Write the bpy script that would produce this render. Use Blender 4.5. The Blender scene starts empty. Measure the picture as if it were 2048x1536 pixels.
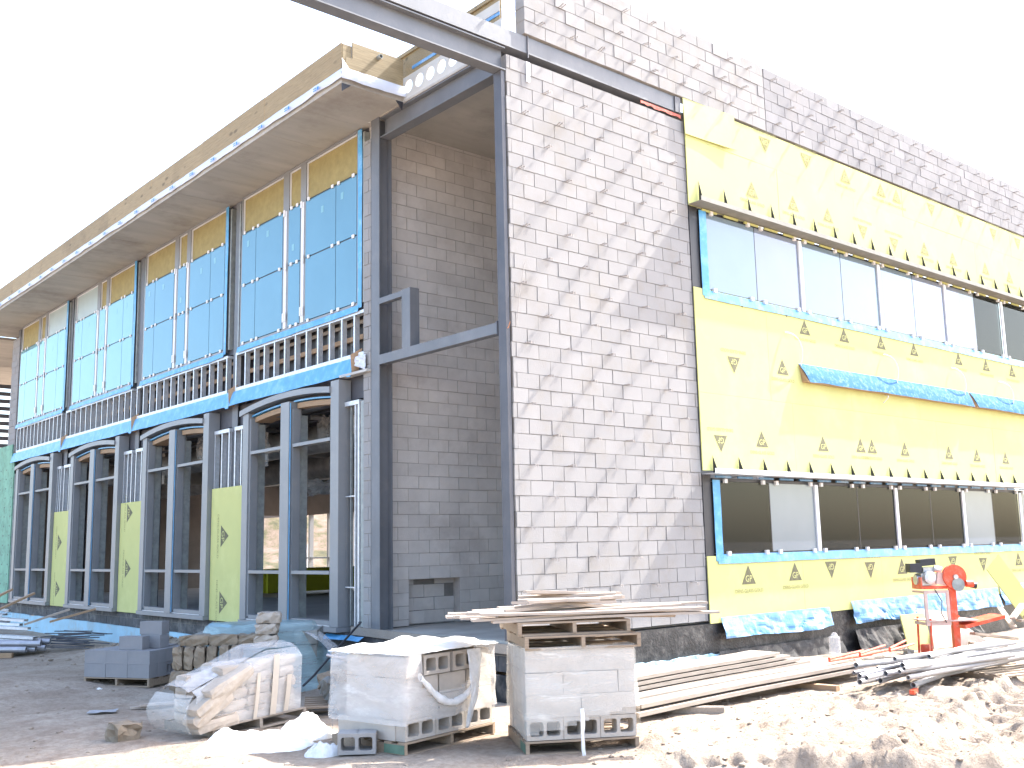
import bpy, math, random
import numpy as np
from mathutils import Vector, Matrix, Euler, Quaternion
random.seed(7)
SC = bpy.context.scene
COL = SC.collection
PI = math.pi

# ------------------------------------------------------------------ camera
cam_d = bpy.data.cameras.new('camera')
cam_d.sensor_width = 36.0
cam_d.lens = 2057.68 / 2048 * 36
cam_d.clip_start = 0.05
cam_d.clip_end = 3000
cam = bpy.data.objects.new('camera', cam_d)
COL.objects.link(cam)
_r = Vector((0.75917, -0.65054, -0.021415))
_u = Vector((-0.085117, -0.131841, 0.98761))
_f = Vector((0.645303, 0.747941, 0.155462))
_m = Matrix((_r, _u, -_f)).transposed().to_4x4()
_m.translation = Vector((-8.7399, -10.1083, 0.57697))
cam.matrix_world = _m
SC.camera = cam

# ------------------------------------------------------------------ light
SUN = Vector((1.0, -0.165, 1.13)).normalized()        # towards the sun
sun_el = math.asin(SUN.z)
sun_az = math.atan2(SUN.x, SUN.y)                       # clockwise from +Y
world = bpy.data.worlds.new('World')
SC.world = world
world.use_nodes = True
wn = world.node_tree
bg = wn.nodes['Background']
sky = wn.nodes.new('ShaderNodeTexSky')
sky.sky_type = 'NISHITA'
sky.sun_disc = False
sky.sun_elevation = sun_el
sky.sun_rotation = sun_az
sky.air_density = 1.0
sky.dust_density = 3.2
sky.ozone_density = 1.0
wn.links.new(sky.outputs[0], bg.inputs[0])
bg.inputs[1].default_value = 0.15
sd = bpy.data.lights.new('sun', 'SUN')
sd.energy = 2.7
sd.angle = math.radians(0.5)
sd.color = (1.0, 0.965, 0.91)
so = bpy.data.objects.new('sun', sd)
so.rotation_euler = (-SUN).to_track_quat('-Z', 'Y').to_euler()
so.location = (10, -10, 30)
COL.objects.link(so)
SC.view_settings.view_transform = 'Standard'
SC.view_settings.look = 'None'
SC.view_settings.gamma = 1
SC.view_settings.exposure = 2.5
SC.cycles.max_bounces = 8
SC.cycles.transparent_max_bounces = 12
SC.cycles.caustics_reflective = False
SC.cycles.caustics_refractive = False

# ------------------------------------------------------------------ helpers
class MB:
    def __init__(s): s.v = []; s.f = []
    def add(s, vs, fs):
        o = len(s.v); s.v += [tuple(v) for v in vs]; s.f += [tuple(i + o for i in f) for f in fs]; return s
    def box(s, x0, x1, y0, y1, z0, z1):
        if x0 > x1: x0, x1 = x1, x0
        if y0 > y1: y0, y1 = y1, y0
        if z0 > z1: z0, z1 = z1, z0
        return s.add([(x0,y0,z0),(x1,y0,z0),(x1,y1,z0),(x0,y1,z0),(x0,y0,z1),(x1,y0,z1),(x1,y1,z1),(x0,y1,z1)],
                     [(0,3,2,1),(4,5,6,7),(0,1,5,4),(1,2,6,5),(2,3,7,6),(3,0,4,7)])
    def obox(s, c, size, rot=(0,0,0), jit=0.0):
        M = Euler(rot).to_matrix(); c = Vector(c); hx, hy, hz = [k/2 for k in size]
        vs = []
        for z in (-hz, hz):
            for x, y in ((-hx,-hy),(hx,-hy),(hx,hy),(-hx,hy)):
                p = Vector((x,y,z))
                if jit: p += Vector([random.uniform(-jit, jit) for _ in range(3)])
                vs.append(c + M @ p)
        return s.add(vs, [(0,3,2,1),(4,5,6,7),(0,1,5,4),(1,2,6,5),(2,3,7,6),(3,0,4,7)])
    def beam(s, p, q, w, h, up=(0,0,1)):
        """box from p to q, width w (sideways) and height h (along up)"""
        p = Vector(p); q = Vector(q); d = (q-p).normalized(); up = Vector(up)
        sd_ = d.cross(up).normalized(); u2 = sd_.cross(d).normalized()
        vs = []
        for e in (p, q):
            for a, b in ((-1,-1),(1,-1),(1,1),(-1,1)): vs.append(e + sd_*a*w/2 + u2*b*h/2)
        return s.add(vs, [(0,1,2,3),(7,6,5,4),(0,4,5,1),(1,5,6,2),(2,6,7,3),(3,7,4,0)])
    def tube(s, pts, r, n=8, cap=True, r2=None):
        pts = [Vector(p) for p in pts]
        rings = []
        for i, p in enumerate(pts):
            d = (pts[min(i+1, len(pts)-1)] - pts[max(i-1, 0)]).normalized()
            a = d.orthogonal().normalized() if i == 0 else (s._a - d*(s._a.dot(d))).normalized()
            s._a = a; b = d.cross(a)
            rr = r if r2 is None else r + (r2-r)*i/(len(pts)-1)
            rings.append([p + (a*math.cos(t*2*PI/n) + b*math.sin(t*2*PI/n))*rr for t in range(n)])
        vs = [v for ring in rings for v in ring]; fs = []
        for i in range(len(pts)-1):
            for t in range(n):
                fs.append((i*n+t, i*n+(t+1)%n, (i+1)*n+(t+1)%n, (i+1)*n+t))
        if cap: fs += [tuple(range(n))[::-1], tuple((len(pts)-1)*n+t for t in range(n))]
        return s.add(vs, fs)
    def pipe(s, p, q, r, t=0.15, n=12):
        """hollow pipe: outer and inner wall, ring ends"""
        p = Vector(p); q = Vector(q); d = (q-p).normalized(); a = d.orthogonal().normalized(); b = d.cross(a)
        vs = []
        for e in (p, q):
            for rr in (r, r*(1-t)):
                vs += [e + (a*math.cos(k*2*PI/n)+b*math.sin(k*2*PI/n))*rr for k in range(n)]
        fs = []
        for k in range(n):
            j = (k+1) % n
            fs += [(k, j, 2*n+j, 2*n+k), (n+j, n+k, 3*n+k, 3*n+j), (j, k, n+k, n+j), (2*n+k, 2*n+j, 3*n+j, 3*n+k)]
        return s.add(vs, fs)
    def prism(s, poly, ext):
        """poly: list of 3d points (planar), ext: extrusion vector"""
        n = len(poly); ext = Vector(ext); P = [Vector(p) for p in poly]
        return s.add(P + [p+ext for p in P], [tuple(range(n))[::-1], tuple(range(n, 2*n))] + [(i, (i+1)%n, n+(i+1)%n, n+i) for i in range(n)])
    def sheet(s, fn, nu, nv, thick=None):
        """fn(u,v) -> point, u,v in 0..1"""
        vs = [fn(i/nu, j/nv) for j in range(nv+1) for i in range(nu+1)]
        fs = [(j*(nu+1)+i, j*(nu+1)+i+1, (j+1)*(nu+1)+i+1, (j+1)*(nu+1)+i) for j in range(nv) for i in range(nu)]
        if thick is not None:
            t = Vector(thick); m = len(vs); vs2 = [Vector(v)+t for v in vs]
            fs2 = [tuple(k+m for k in f[::-1]) for f in fs]
            edge = []
            def e(a, b): edge.append((b, a, a+m, b+m))
            for i in range(nu):
                e(i, i+1); e((nv)*(nu+1)+i+1, (nv)*(nu+1)+i)
            for j in range(nv):
                e((j+1)*(nu+1), j*(nu+1)); e(j*(nu+1)+nu, (j+1)*(nu+1)+nu)
            return s.add(vs+vs2, fs+fs2+edge)
        return s.add(vs, fs)
    def mesh(s, name, smooth=False):
        me = bpy.data.meshes.new(name); me.from_pydata(s.v, [], s.f)
        if smooth:
            me.polygons.foreach_set('use_smooth', [True]*len(me.polygons))
        me.update(); return me

WLOC = {}
def prop(o, label=None, cat=None, group=None, kind=None):
    if label: o['label'] = label
    if cat: o['category'] = cat
    if group: o['group'] = group
    if kind: o['kind'] = kind
    return o
def thing(name, label, cat, loc=(0,0,0), rot=(0,0,0), group=None):
    o = bpy.data.objects.new(name, None); COL.objects.link(o)
    o.empty_display_size = 0.3
    o.location = loc; o.rotation_euler = rot if not isinstance(rot, (int, float)) else (0,0,rot)
    return prop(o, label, cat, group)
def part(name, mb, mat, parent=None, loc=(0,0,0), rot=(0,0,0), label=None, smooth=False, kind=None):
    me = mb if isinstance(mb, bpy.types.Mesh) else mb.mesh(name, smooth)
    if not len(me.materials): me.materials.append(mat)
    o = bpy.data.objects.new(name, me); COL.objects.link(o)
    o.location = loc; o.rotation_euler = rot
    if parent: o.parent = parent
    if label: o['label'] = label
    if kind: o['kind'] = kind
    return o
def solo(name, mb, mat, label, cat, loc=(0,0,0), rot=(0,0,0), group=None, smooth=False):
    return prop(part(name, mb, mat, None, loc, rot, None, smooth), label, cat, group)
def struct(name, mb, mat, smooth=False):
    return part(name, mb, mat, smooth=smooth, kind='structure')
def kids(o): return [c for c in COL.objects if c.parent == o]
def dup(o, loc=None, rot=None, label=None, parent=None, group=None, tree=None):
    c = o.copy(); COL.objects.link(c)
    if loc is not None: c.location = loc
    if rot is not None: c.rotation_euler = rot if not isinstance(rot, (int, float)) else (0,0,rot)
    if label: c['label'] = label
    if group: c['group'] = group
    if parent: c.parent = parent
    for k in (tree if tree is not None else kids(o)):
        dup(k, parent=c)
    return c

# value noise
_tab = np.random.RandomState(3).rand(256, 256)
def vnoise(x, y):
    xi = np.floor(x).astype(int); yi = np.floor(y).astype(int); fx = x-xi; fy = y-yi
    fx = fx*fx*(3-2*fx); fy = fy*fy*(3-2*fy)
    g = lambda a, b: _tab[a & 255, b & 255]
    return (g(xi,yi)*(1-fx)+g(xi+1,yi)*fx)*(1-fy)+(g(xi,yi+1)*(1-fx)+g(xi+1,yi+1)*fx)*fy
def fbm(x, y, o=4):
    x = np.asarray(x, float); y = np.asarray(y, float); s = 0; a = .5
    for k in range(o): s = s + a*(vnoise(x*2**k+17*k, y*2**k+31*k)-.5); a *= .5
    return s
def nz(x, y, o=3): return float(fbm(x, y, o))

# ------------------------------------------------------------------ materials
def nodes(name):
    m = bpy.data.materials.new(name); m.use_nodes = True
    nt = m.node_tree; return m, nt, nt.nodes['Principled BSDF']
def N(nt, t, **k):
    n = nt.nodes.new(t)
    for a, b in k.items():
        if a.startswith('i_'): n.inputs[a[2:]].default_value = b
        else: setattr(n, a, b)
    return n
def ramp(nt, src, stops):
    r = N(nt, 'ShaderNodeValToRGB'); e = r.color_ramp.elements
    while len(e) < len(stops): e.new(0.5)
    for k, (p, c) in enumerate(stops):
        e[k].position = p; e[k].color = (*c, 1) if len(c) == 3 else c
    nt.links.new(src, r.inputs[0]); return r.outputs[0]
def mixc(nt, a, b, fac, mode='MIX'):
    m = N(nt, 'ShaderNodeMix', data_type='RGBA', blend_type=mode)
    for sock, v in ((m.inputs[6], a), (m.inputs[7], b)):
        if isinstance(v, bpy.types.NodeSocket): nt.links.new(v, sock)
        else: sock.default_value = (*v, 1)
    if isinstance(fac, bpy.types.NodeSocket): nt.links.new(fac, m.inputs[0])
    else: m.inputs[0].default_value = fac
    return m.outputs[2]
def surf(name, col, rough=0.7, var=0.12, scale=3.0, bump=0.0, bscale=40.0, metal=0.0, island=0.0, dirt=None, dirt_amt=0.4, dscale=1.2, stretch=(1,1,1), spec=0.5, coat=0.0, tint=None):
    """everyday procedural surface: noise mottling, per piece tone, dirt patches and fine bump"""
    m, nt, b = nodes(name)
    tc = N(nt, 'ShaderNodeTexCoord'); mp = N(nt, 'ShaderNodeMapping'); mp.inputs['Scale'].default_value = stretch
    nt.links.new(tc.outputs['Object'], mp.inputs[0])
    n1 = N(nt, 'ShaderNodeTexNoise', i_Scale=scale, i_Detail=6.0, i_Roughness=0.6); nt.links.new(mp.outputs[0], n1.inputs['Vector'])
    lo = tuple(c*(1-var) for c in col); hi = tuple(min(1, c*(1+var)) for c in col)
    c = ramp(nt, n1.outputs[0], [(0.3, lo), (0.7, hi)])
    if island:
        g = N(nt, 'ShaderNodeNewGeometry')
        t = tint or (1-island, 1-island, 1-island)
        c2 = ramp(nt, g.outputs['Random Per Island'], [(0, t), (1, (1, 1, 1))])
        c = mixc(nt, c, c2, 1.0, 'MULTIPLY')
    if dirt:
        n2 = N(nt, 'ShaderNodeTexNoise', i_Scale=dscale, i_Detail=8.0, i_Roughness=0.7); nt.links.new(tc.outputs['Object'], n2.inputs['Vector'])
        f = ramp(nt, n2.outputs[0], [(0.5, (0,0,0)), (0.72, (dirt_amt,)*3)])
        c = mixc(nt, c, dirt, f)
    nt.links.new(c, b.inputs['Base Color'])
    b.inputs['Roughness'].default_value = rough; b.inputs['Metallic'].default_value = metal
    b.inputs['Specular IOR Level'].default_value = spec; b.inputs['Coat Weight'].default_value = coat
    if bump:
        n3 = N(nt, 'ShaderNodeTexNoise', i_Scale=bscale, i_Detail=5.0, i_Roughness=0.65); nt.links.new(mp.outputs[0], n3.inputs['Vector'])
        bp = N(nt, 'ShaderNodeBump', i_Strength=bump, i_Distance=0.01); nt.links.new(n3.outputs[0], bp.inputs['Height'])
        nt.links.new(bp.outputs[0], b.inputs['Normal'])
    return m
def wood(name, col, dark, rough=0.75, ax='x', island=0.25, bump=0.25, ring=6.0, knots=False):
    m, nt, b = nodes(name)
    tc = N(nt, 'ShaderNodeTexCoord'); mp = N(nt, 'ShaderNodeMapping')
    mp.inputs['Scale'].default_value = {'x': (0.5, 9, 9), 'y': (9, 0.5, 9), 'z': (9, 9, 0.5)}[ax]
    nt.links.new(tc.outputs['Object'], mp.inputs[0])
    n1 = N(nt, 'ShaderNodeTexNoise', i_Scale=ring, i_Detail=8.0, i_Roughness=0.7, i_Distortion=0.8); nt.links.new(mp.outputs[0], n1.inputs['Vector'])
    c = ramp(nt, n1.outputs[0], [(0.3, dark), (0.6, col), (0.8, tuple(min(1, k*1.12) for k in col))])
    g = N(nt, 'ShaderNodeNewGeometry')
    c2 = ramp(nt, g.outputs['Random Per Island'], [(0, (1-island,)*3), (1, (1,1,1))])
    c = mixc(nt, c, c2, 1.0, 'MULTIPLY')
    n2 = N(nt, 'ShaderNodeTexNoise', i_Scale=1.3, i_Detail=6.0); nt.links.new(tc.outputs['Object'], n2.inputs['Vector'])
    c = mixc(nt, c, tuple(k*.6 for k in dark), ramp(nt, n2.outputs[0], [(0.55, (0,0,0)), (0.75, (.45,)*3)]))
    if knots:
        v = N(nt, 'ShaderNodeTexVoronoi', i_Scale=1.0); mp2 = N(nt, 'ShaderNodeMapping'); mp2.inputs['Scale'].default_value = {'x': (2, 4, 5), 'y': (4, 2, 5), 'z': (5, 5, 2)}[ax]
        nt.links.new(tc.outputs['Object'], mp2.inputs[0]); nt.links.new(mp2.outputs[0], v.inputs['Vector'])
        c = mixc(nt, c, tuple(k*.55 for k in dark), ramp(nt, v.outputs['Distance'], [(0.08, (.9,)*3), (0.2, (0,0,0))]))
    nt.links.new(c, b.inputs['Base Color']); b.inputs['Roughness'].default_value = rough
    bp = N(nt, 'ShaderNodeBump', i_Strength=bump, i_Distance=0.004); nt.links.new(n1.outputs[0], bp.inputs['Height'])
    nt.links.new(bp.outputs[0], b.inputs['Normal'])
    return m
def film(name, col=(0.9,0.9,0.9), dens=0.3, rough=0.2, scale=4.0, trans=(1,1,1), stretch=(1,1,6)):
    """thin plastic: see-through with milky creases"""
    m, nt, b = nodes(name)
    tc = N(nt, 'ShaderNodeTexCoord'); mp = N(nt, 'ShaderNodeMapping'); mp.inputs['Scale'].default_value = stretch
    mp.inputs['Rotation'].default_value = (0.1, 0.15, 0.2)
    nt.links.new(tc.outputs['Object'], mp.inputs[0])
    n1 = N(nt, 'ShaderNodeTexNoise', i_Scale=scale, i_Detail=7.0, i_Roughness=0.65, i_Distortion=0.3); nt.links.new(mp.outputs[0], n1.inputs['Vector'])
    a = ramp(nt, n1.outputs[0], [(0.3, (dens*.6,)*3), (0.58, (dens,)*3), (0.8, (min(1, dens*2.2),)*3)])
    nt.links.new(a, b.inputs['Alpha'])
    b.inputs['Base Color'].default_value = (*col, 1); b.inputs['Roughness'].default_value = rough
    bp = N(nt, 'ShaderNodeBump', i_Strength=0.25, i_Distance=0.02); nt.links.new(n1.outputs[0], bp.inputs['Height'])
    nt.links.new(bp.outputs[0], b.inputs['Normal'])
    return m
def glass(name, tint, refl, see, rough=0.02):
    """coated window glass: mirror-like reflection over tinted see-through or film-backed body"""
    m, nt, b = nodes(name)
    nt.nodes.remove(b)
    out = nt.nodes['Material Output']
    gl = N(nt, 'ShaderNodeBsdfGlossy', i_Roughness=rough); gl.inputs[0].default_value = (*refl, 1)
    tr = N(nt, 'ShaderNodeBsdfTransparent'); tr.inputs[0].default_value = (*see, 1)
    df = N(nt, 'ShaderNodeBsdfDiffuse')
    tc = N(nt, 'ShaderNodeTexCoord'); n1 = N(nt, 'ShaderNodeTexNoise', i_Scale=1.1, i_Detail=4.0); nt.links.new(tc.outputs['Object'], n1.inputs['Vector'])
    nt.links.new(ramp(nt, n1.outputs[0], [(.35, tuple(k*.93 for k in tint)), (.65, tint)]), df.inputs[0])
    fr = N(nt, 'ShaderNodeFresnel', i_IOR=1.7)
    if sum(see) > 0:
        g = N(nt, 'ShaderNodeMixShader', i_Fac=0.88); nt.links.new(df.outputs[0], g.inputs[1]); nt.links.new(tr.outputs[0], g.inputs[2]); body = g
    else: body = df
    x = N(nt, 'ShaderNodeMixShader'); nt.links.new(fr.outputs[0], x.inputs[0]); nt.links.new(body.outputs[0], x.inputs[1]); nt.links.new(gl.outputs[0], x.inputs[2])
    nt.links.new(x.outputs[0], out.inputs[0])
    return m

M = {}
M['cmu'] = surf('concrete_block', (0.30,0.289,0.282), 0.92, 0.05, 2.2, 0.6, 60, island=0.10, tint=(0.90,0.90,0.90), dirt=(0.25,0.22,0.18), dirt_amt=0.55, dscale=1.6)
M['cmu_grey'] = surf('grey_concrete_block', (0.26,0.253,0.257), 0.92, 0.08, 2.2, 0.6, 60, island=0.16, dirt=(0.30,0.27,0.25), dirt_amt=0.4)
M['cmu_lifted'] = surf('brightened_porch_block', (0.66,0.615,0.575), 0.92, 0.10, 1.6, 0.6, 60, island=0.12, dirt=(0.36,0.31,0.28), dirt_amt=0.5, dscale=0.9)  # paler copy of the wall block; bounced light put into its colour
M['mortar'] = surf('mortar', (0.22,0.205,0.19), 0.95, 0.2, 5, 0.8, 50)
M['mortar_lifted'] = surf('brightened_porch_mortar', (0.40,0.36,0.33), 0.95, 0.2, 5, 0.8, 50)  # paler porch mortar, brightened in colour along with the porch block
M['block_new'] = surf('new_concrete_block', (0.36,0.335,0.315), 0.92, 0.10, 6, 0.9, 70, island=0.14)
M['block_tan'] = surf('tan_concrete_block', (0.49,0.435,0.375), 0.92, 0.10, 6, 0.9, 70, island=0.14)
M['block_dark'] = surf('dark_foundation_block', (0.075,0.075,0.08), 0.7, 0.35, 4, 0.8, 30, island=0.3, dirt=(0.4,0.38,0.35), dirt_amt=0.5, dscale=3)
M['tar'] = surf('black_dampproofing', (0.02,0.02,0.022), 0.45, 0.5, 4, 0.8, 25, dirt=(0.25,0.23,0.2), dirt_amt=0.45, dscale=4)
M['steel'] = surf('grey_primed_steel', (0.14,0.147,0.16), 0.5, 0.12, 2, 0.1, 30, dirt=(0.26,0.25,0.24), dirt_amt=0.3, dscale=2.5, stretch=(1,1,.5))
M['steel_dark'] = surf('dark_primed_steel', (0.075,0.077,0.09), 0.5, 0.15, 2, 0.1, 30, dirt=(0.14,0.13,0.13), dirt_amt=0.4, dscale=2.5)
M['frame'] = surf('grey_storefront_metal', (0.23,0.237,0.245), 0.4, 0.08, 1.5, 0.0, 30, dirt=(0.33,0.31,0.29), dirt_amt=0.35, dscale=2.0)
M['galv'] = surf('galvanised_steel', (0.62,0.64,0.66), 0.38, 0.15, 14, 0.05, 30, metal=0.35)
M['galv_dull'] = surf('dull_galvanised_steel', (0.30,0.32,0.31), 0.5, 0.2, 9, 0.05, 30, metal=0.3)
M['hood_tan'] = surf('dull_hood_metal', (0.22,0.21,0.18), 0.6, 0.15, 5)
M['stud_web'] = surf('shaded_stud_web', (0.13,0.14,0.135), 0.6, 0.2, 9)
M['white_metal'] = surf('white_metal', (0.74,0.74,0.76), 0.4, 0.04, 3)
M['white_clip'] = surf('white_setting_block', (0.75,0.73,0.72), 0.6, 0.05, 3)
M['gasket'] = surf('black_gasket', (0.02,0.02,0.025), 0.5, 0.1, 3)
M['yellow'] = surf('yellow_sheathing', (0.54,0.535,0.205), 0.8, 0.045, 0.9, 0.06, 30, island=0.05, dirt=(0.82,0.78,0.35), dirt_amt=0.3, dscale=0.8)
M['yellow_in'] = surf('yellow_wrapped_sheathing', (0.50,0.50,0.03), 0.6, 0.1, 2, 0.1, 10)
M['print'] = surf('black_print', (0.15,0.14,0.08), 0.85, 0.25, 20)
M['print_faint'] = surf('faded_print', (0.27,0.25,0.10), 0.85, 0.3, 20)
M['blue_tape'] = surf('blue_flashing_tape', (0.09,0.34,0.60), 0.35, 0.15, 5, 0.5, 8, dirt=(0.40,0.55,0.70), dirt_amt=0.5, dscale=5)
M['blue_wrap'] = surf('blue_membrane', (0.03,0.13,0.28), 0.8, 0.1, 5, 0.9, 6, dirt=(0.22,0.33,0.42), dirt_amt=0.8, dscale=11, spec=0.15)
M['blue_pale'] = surf('pale_blue_membrane', (0.09,0.25,0.46), 0.35, 0.12, 4, 0.9, 5, dirt=(0.42,0.50,0.58), dirt_amt=0.9, dscale=4)
M['foam'] = surf('pale_blue_foam_board', (0.36,0.56,0.66), 0.8, 0.1, 2, 0.2, 12, dirt=(0.40,0.38,0.33), dirt_amt=0.8, dscale=2.5)
M['green_board'] = surf('green_sheathing', (0.20,0.40,0.28), 0.8, 0.15, 2, 0.1, 12, dirt=(0.08,0.12,0.10), dirt_amt=0.7, dscale=5)
M['ply'] = wood('plywood_fascia', (0.36,0.265,0.14), (0.235,0.165,0.085), ax='y', knots=True, island=0.16)
M['ply_x'] = wood('plywood_end', (0.33,0.255,0.14), (0.20,0.145,0.075), ax='x', knots=True, island=0.2)  # darker than the fascia plywood; end-face shade put into the colour
M['gold'] = surf('gold_spandrel_board', (0.32,0.255,0.105), 0.8, 0.14, 7, 0.3, 30)
M['grey_film'] = surf('grey_green_film', (0.42,0.50,0.50), 0.4, 0.06, 2)
M['concrete'] = surf('cast_concrete_soffit', (0.42,0.39,0.345), 0.9, 0.12, 0.9, 0.3, 20, dirt=(0.23,0.20,0.17), dirt_amt=0.7, dscale=0.8, stretch=(0.5,3,1))
M['concrete_pale'] = surf('precast_concrete', (0.50,0.48,0.44), 0.9, 0.1, 2, 0.3, 20)
M['slab'] = surf('concrete_floor', (0.28,0.28,0.28), 0.8, 0.15, 1.5, 0.1, 10)
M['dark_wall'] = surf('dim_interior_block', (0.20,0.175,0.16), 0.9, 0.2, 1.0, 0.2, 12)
M['white_paper'] = surf('white_housewrap', (0.58,0.60,0.66), 0.5, 0.05, 4, 0.6, 7)
M['blue_ink'] = surf('blue_ink', (0.08,0.25,0.70), 0.6, 0.1, 4)
M['lumber'] = wood('sawn_lumber', (0.40,0.345,0.285), (0.29,0.235,0.19), ax='x', island=0.40)
M['plank'] = wood('weathered_plank', (0.52,0.43,0.35), (0.33,0.27,0.22), ax='x', island=0.35)
M['pallet'] = wood('pallet_wood', (0.38,0.285,0.20), (0.24,0.175,0.12), ax='x', island=0.3)
M['pallet_green'] = surf('green_painted_wood', (0.10,0.17,0.12), 0.8, 0.3, 6)
M['raw_wood'] = wood('fresh_wood', (0.42,0.28,0.17), (0.32,0.20,0.11), ax='y')
M['stone'] = surf('split_face_stone', (0.30,0.235,0.165), 0.95, 0.35, 5, 1.0, 18, island=0.35, dirt=(0.20,0.15,0.11), dirt_amt=0.7, dscale=6)
M['stone_pale'] = surf('pale_split_stone', (0.52,0.44,0.36), 0.95, 0.2, 5, 1.0, 18, island=0.35)
M['strip_tan'] = surf('tan_packaging', (0.50,0.43,0.35), 0.7, 0.1, 5)
M['rubble'] = surf('rubble', (0.27,0.27,0.25), 0.95, 0.3, 6, 1.0, 18, island=0.45)
M['wrap'] = film('clear_stretch_wrap', (0.88,0.86,0.80), 0.30, 0.18, 2.2, stretch=(.8,.8,4))
M['wrap_thick'] = film('milky_stretch_wrap', (0.86,0.84,0.82), 0.36, 0.25, 1.5, stretch=(1,1,3))
M['wrap_white'] = film('crumpled_white_plastic', (0.92,0.91,0.90), 0.8, 0.35, 5, stretch=(1,1,1))
M['wrap_green'] = film('hazy_green_plastic', (0.40,0.56,0.58), 0.5, 0.3, 1.5)
M['white_bag'] = surf('white_plastic_sheet', (0.85,0.84,0.80), 0.5, 0.05, 4, 0.8, 6)
M['orange'] = surf('orange_paint', (0.72,0.085,0.03), 0.4, 0.15, 6, 0.05, 20, dirt=(0.55,0.40,0.32), dirt_amt=0.5, dscale=9)
M['pink_metal'] = surf('dusty_pink_metal', (0.62,0.42,0.36), 0.6, 0.15, 8, 0.1, 20, dirt=(0.6,0.56,0.5), dirt_amt=0.6, dscale=9)
M['black'] = surf('black_plastic', (0.03,0.03,0.035), 0.45, 0.2, 8)
M['alu'] = surf('cast_aluminium', (0.55,0.54,0.53), 0.35, 0.2, 14, 0.2, 40, metal=0.6)
M['pipe_white'] = surf('white_dusty_pipe', (0.46,0.44,0.43), 0.5, 0.1, 6, 0.1, 20, island=0.55)
M['conduit'] = surf('grey_conduit', (0.42,0.42,0.45), 0.35, 0.15, 6, 0.05, 20, metal=0.4, island=0.25)
M['fabric_dark'] = surf('dusty_black_fabric', (0.05,0.048,0.046), 0.9, 0.4, 4, 0.8, 12, dirt=(0.22,0.20,0.18), dirt_amt=0.75, dscale=3)
M['insul'] = surf('foil_faced_insulation', (0.22,0.22,0.22), 0.5, 0.4, 3, 0.9, 9)
M['copper'] = surf('orange_wire', (0.55,0.22,0.10), 0.5, 0.1, 5)
M['rust_red'] = surf('red_sealant', (0.60,0.16,0.12), 0.8, 0.4, 10)
M['wire'] = surf('tie_wire', (0.33,0.30,0.28), 0.6, 0.2, 10)
M['white_cable'] = surf('white_cable', (0.75,0.72,0.65), 0.5, 0.05, 4)
M['red_paint'] = surf('red_paint', (0.40,0.05,0.04), 0.5, 0.1, 4)
M['cyan'] = glass('cyan_spandrel_glass', (0.095,0.225,0.30), (0.80,0.95,1.0), (0,0,0))  # diffuse cyan holds painted sky reflection as well as the film behind
M['cyan_pale'] = glass('pale_cyan_glass', (0.16,0.34,0.37), (0.85,0.97,1.0), (0,0,0))  # paler copy for far bays, brighter sky reflection put into the tint
M['pane_blue'] = glass('sky_blue_backed_glass', (0.18,0.235,0.28), (0.8,0.88,0.95), (0,0,0))
M['pane_lilac'] = glass('lilac_backed_glass', (0.21,0.235,0.285), (0.8,0.85,0.95), (0,0,0))
M['pane_grey'] = glass('grey_backed_glass', (0.22,0.25,0.27), (0.6,0.68,0.75), (0,0,0))
M['pane_dark'] = glass('dark_clear_glass', (0.17,0.18,0.16), (0.28,0.30,0.30), (0.70,0.74,0.72))  # grey diffuse tint paints a haze over the dark panes

def glazed_blocks_pattern(): pass
del glazed_blocks_pattern
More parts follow.
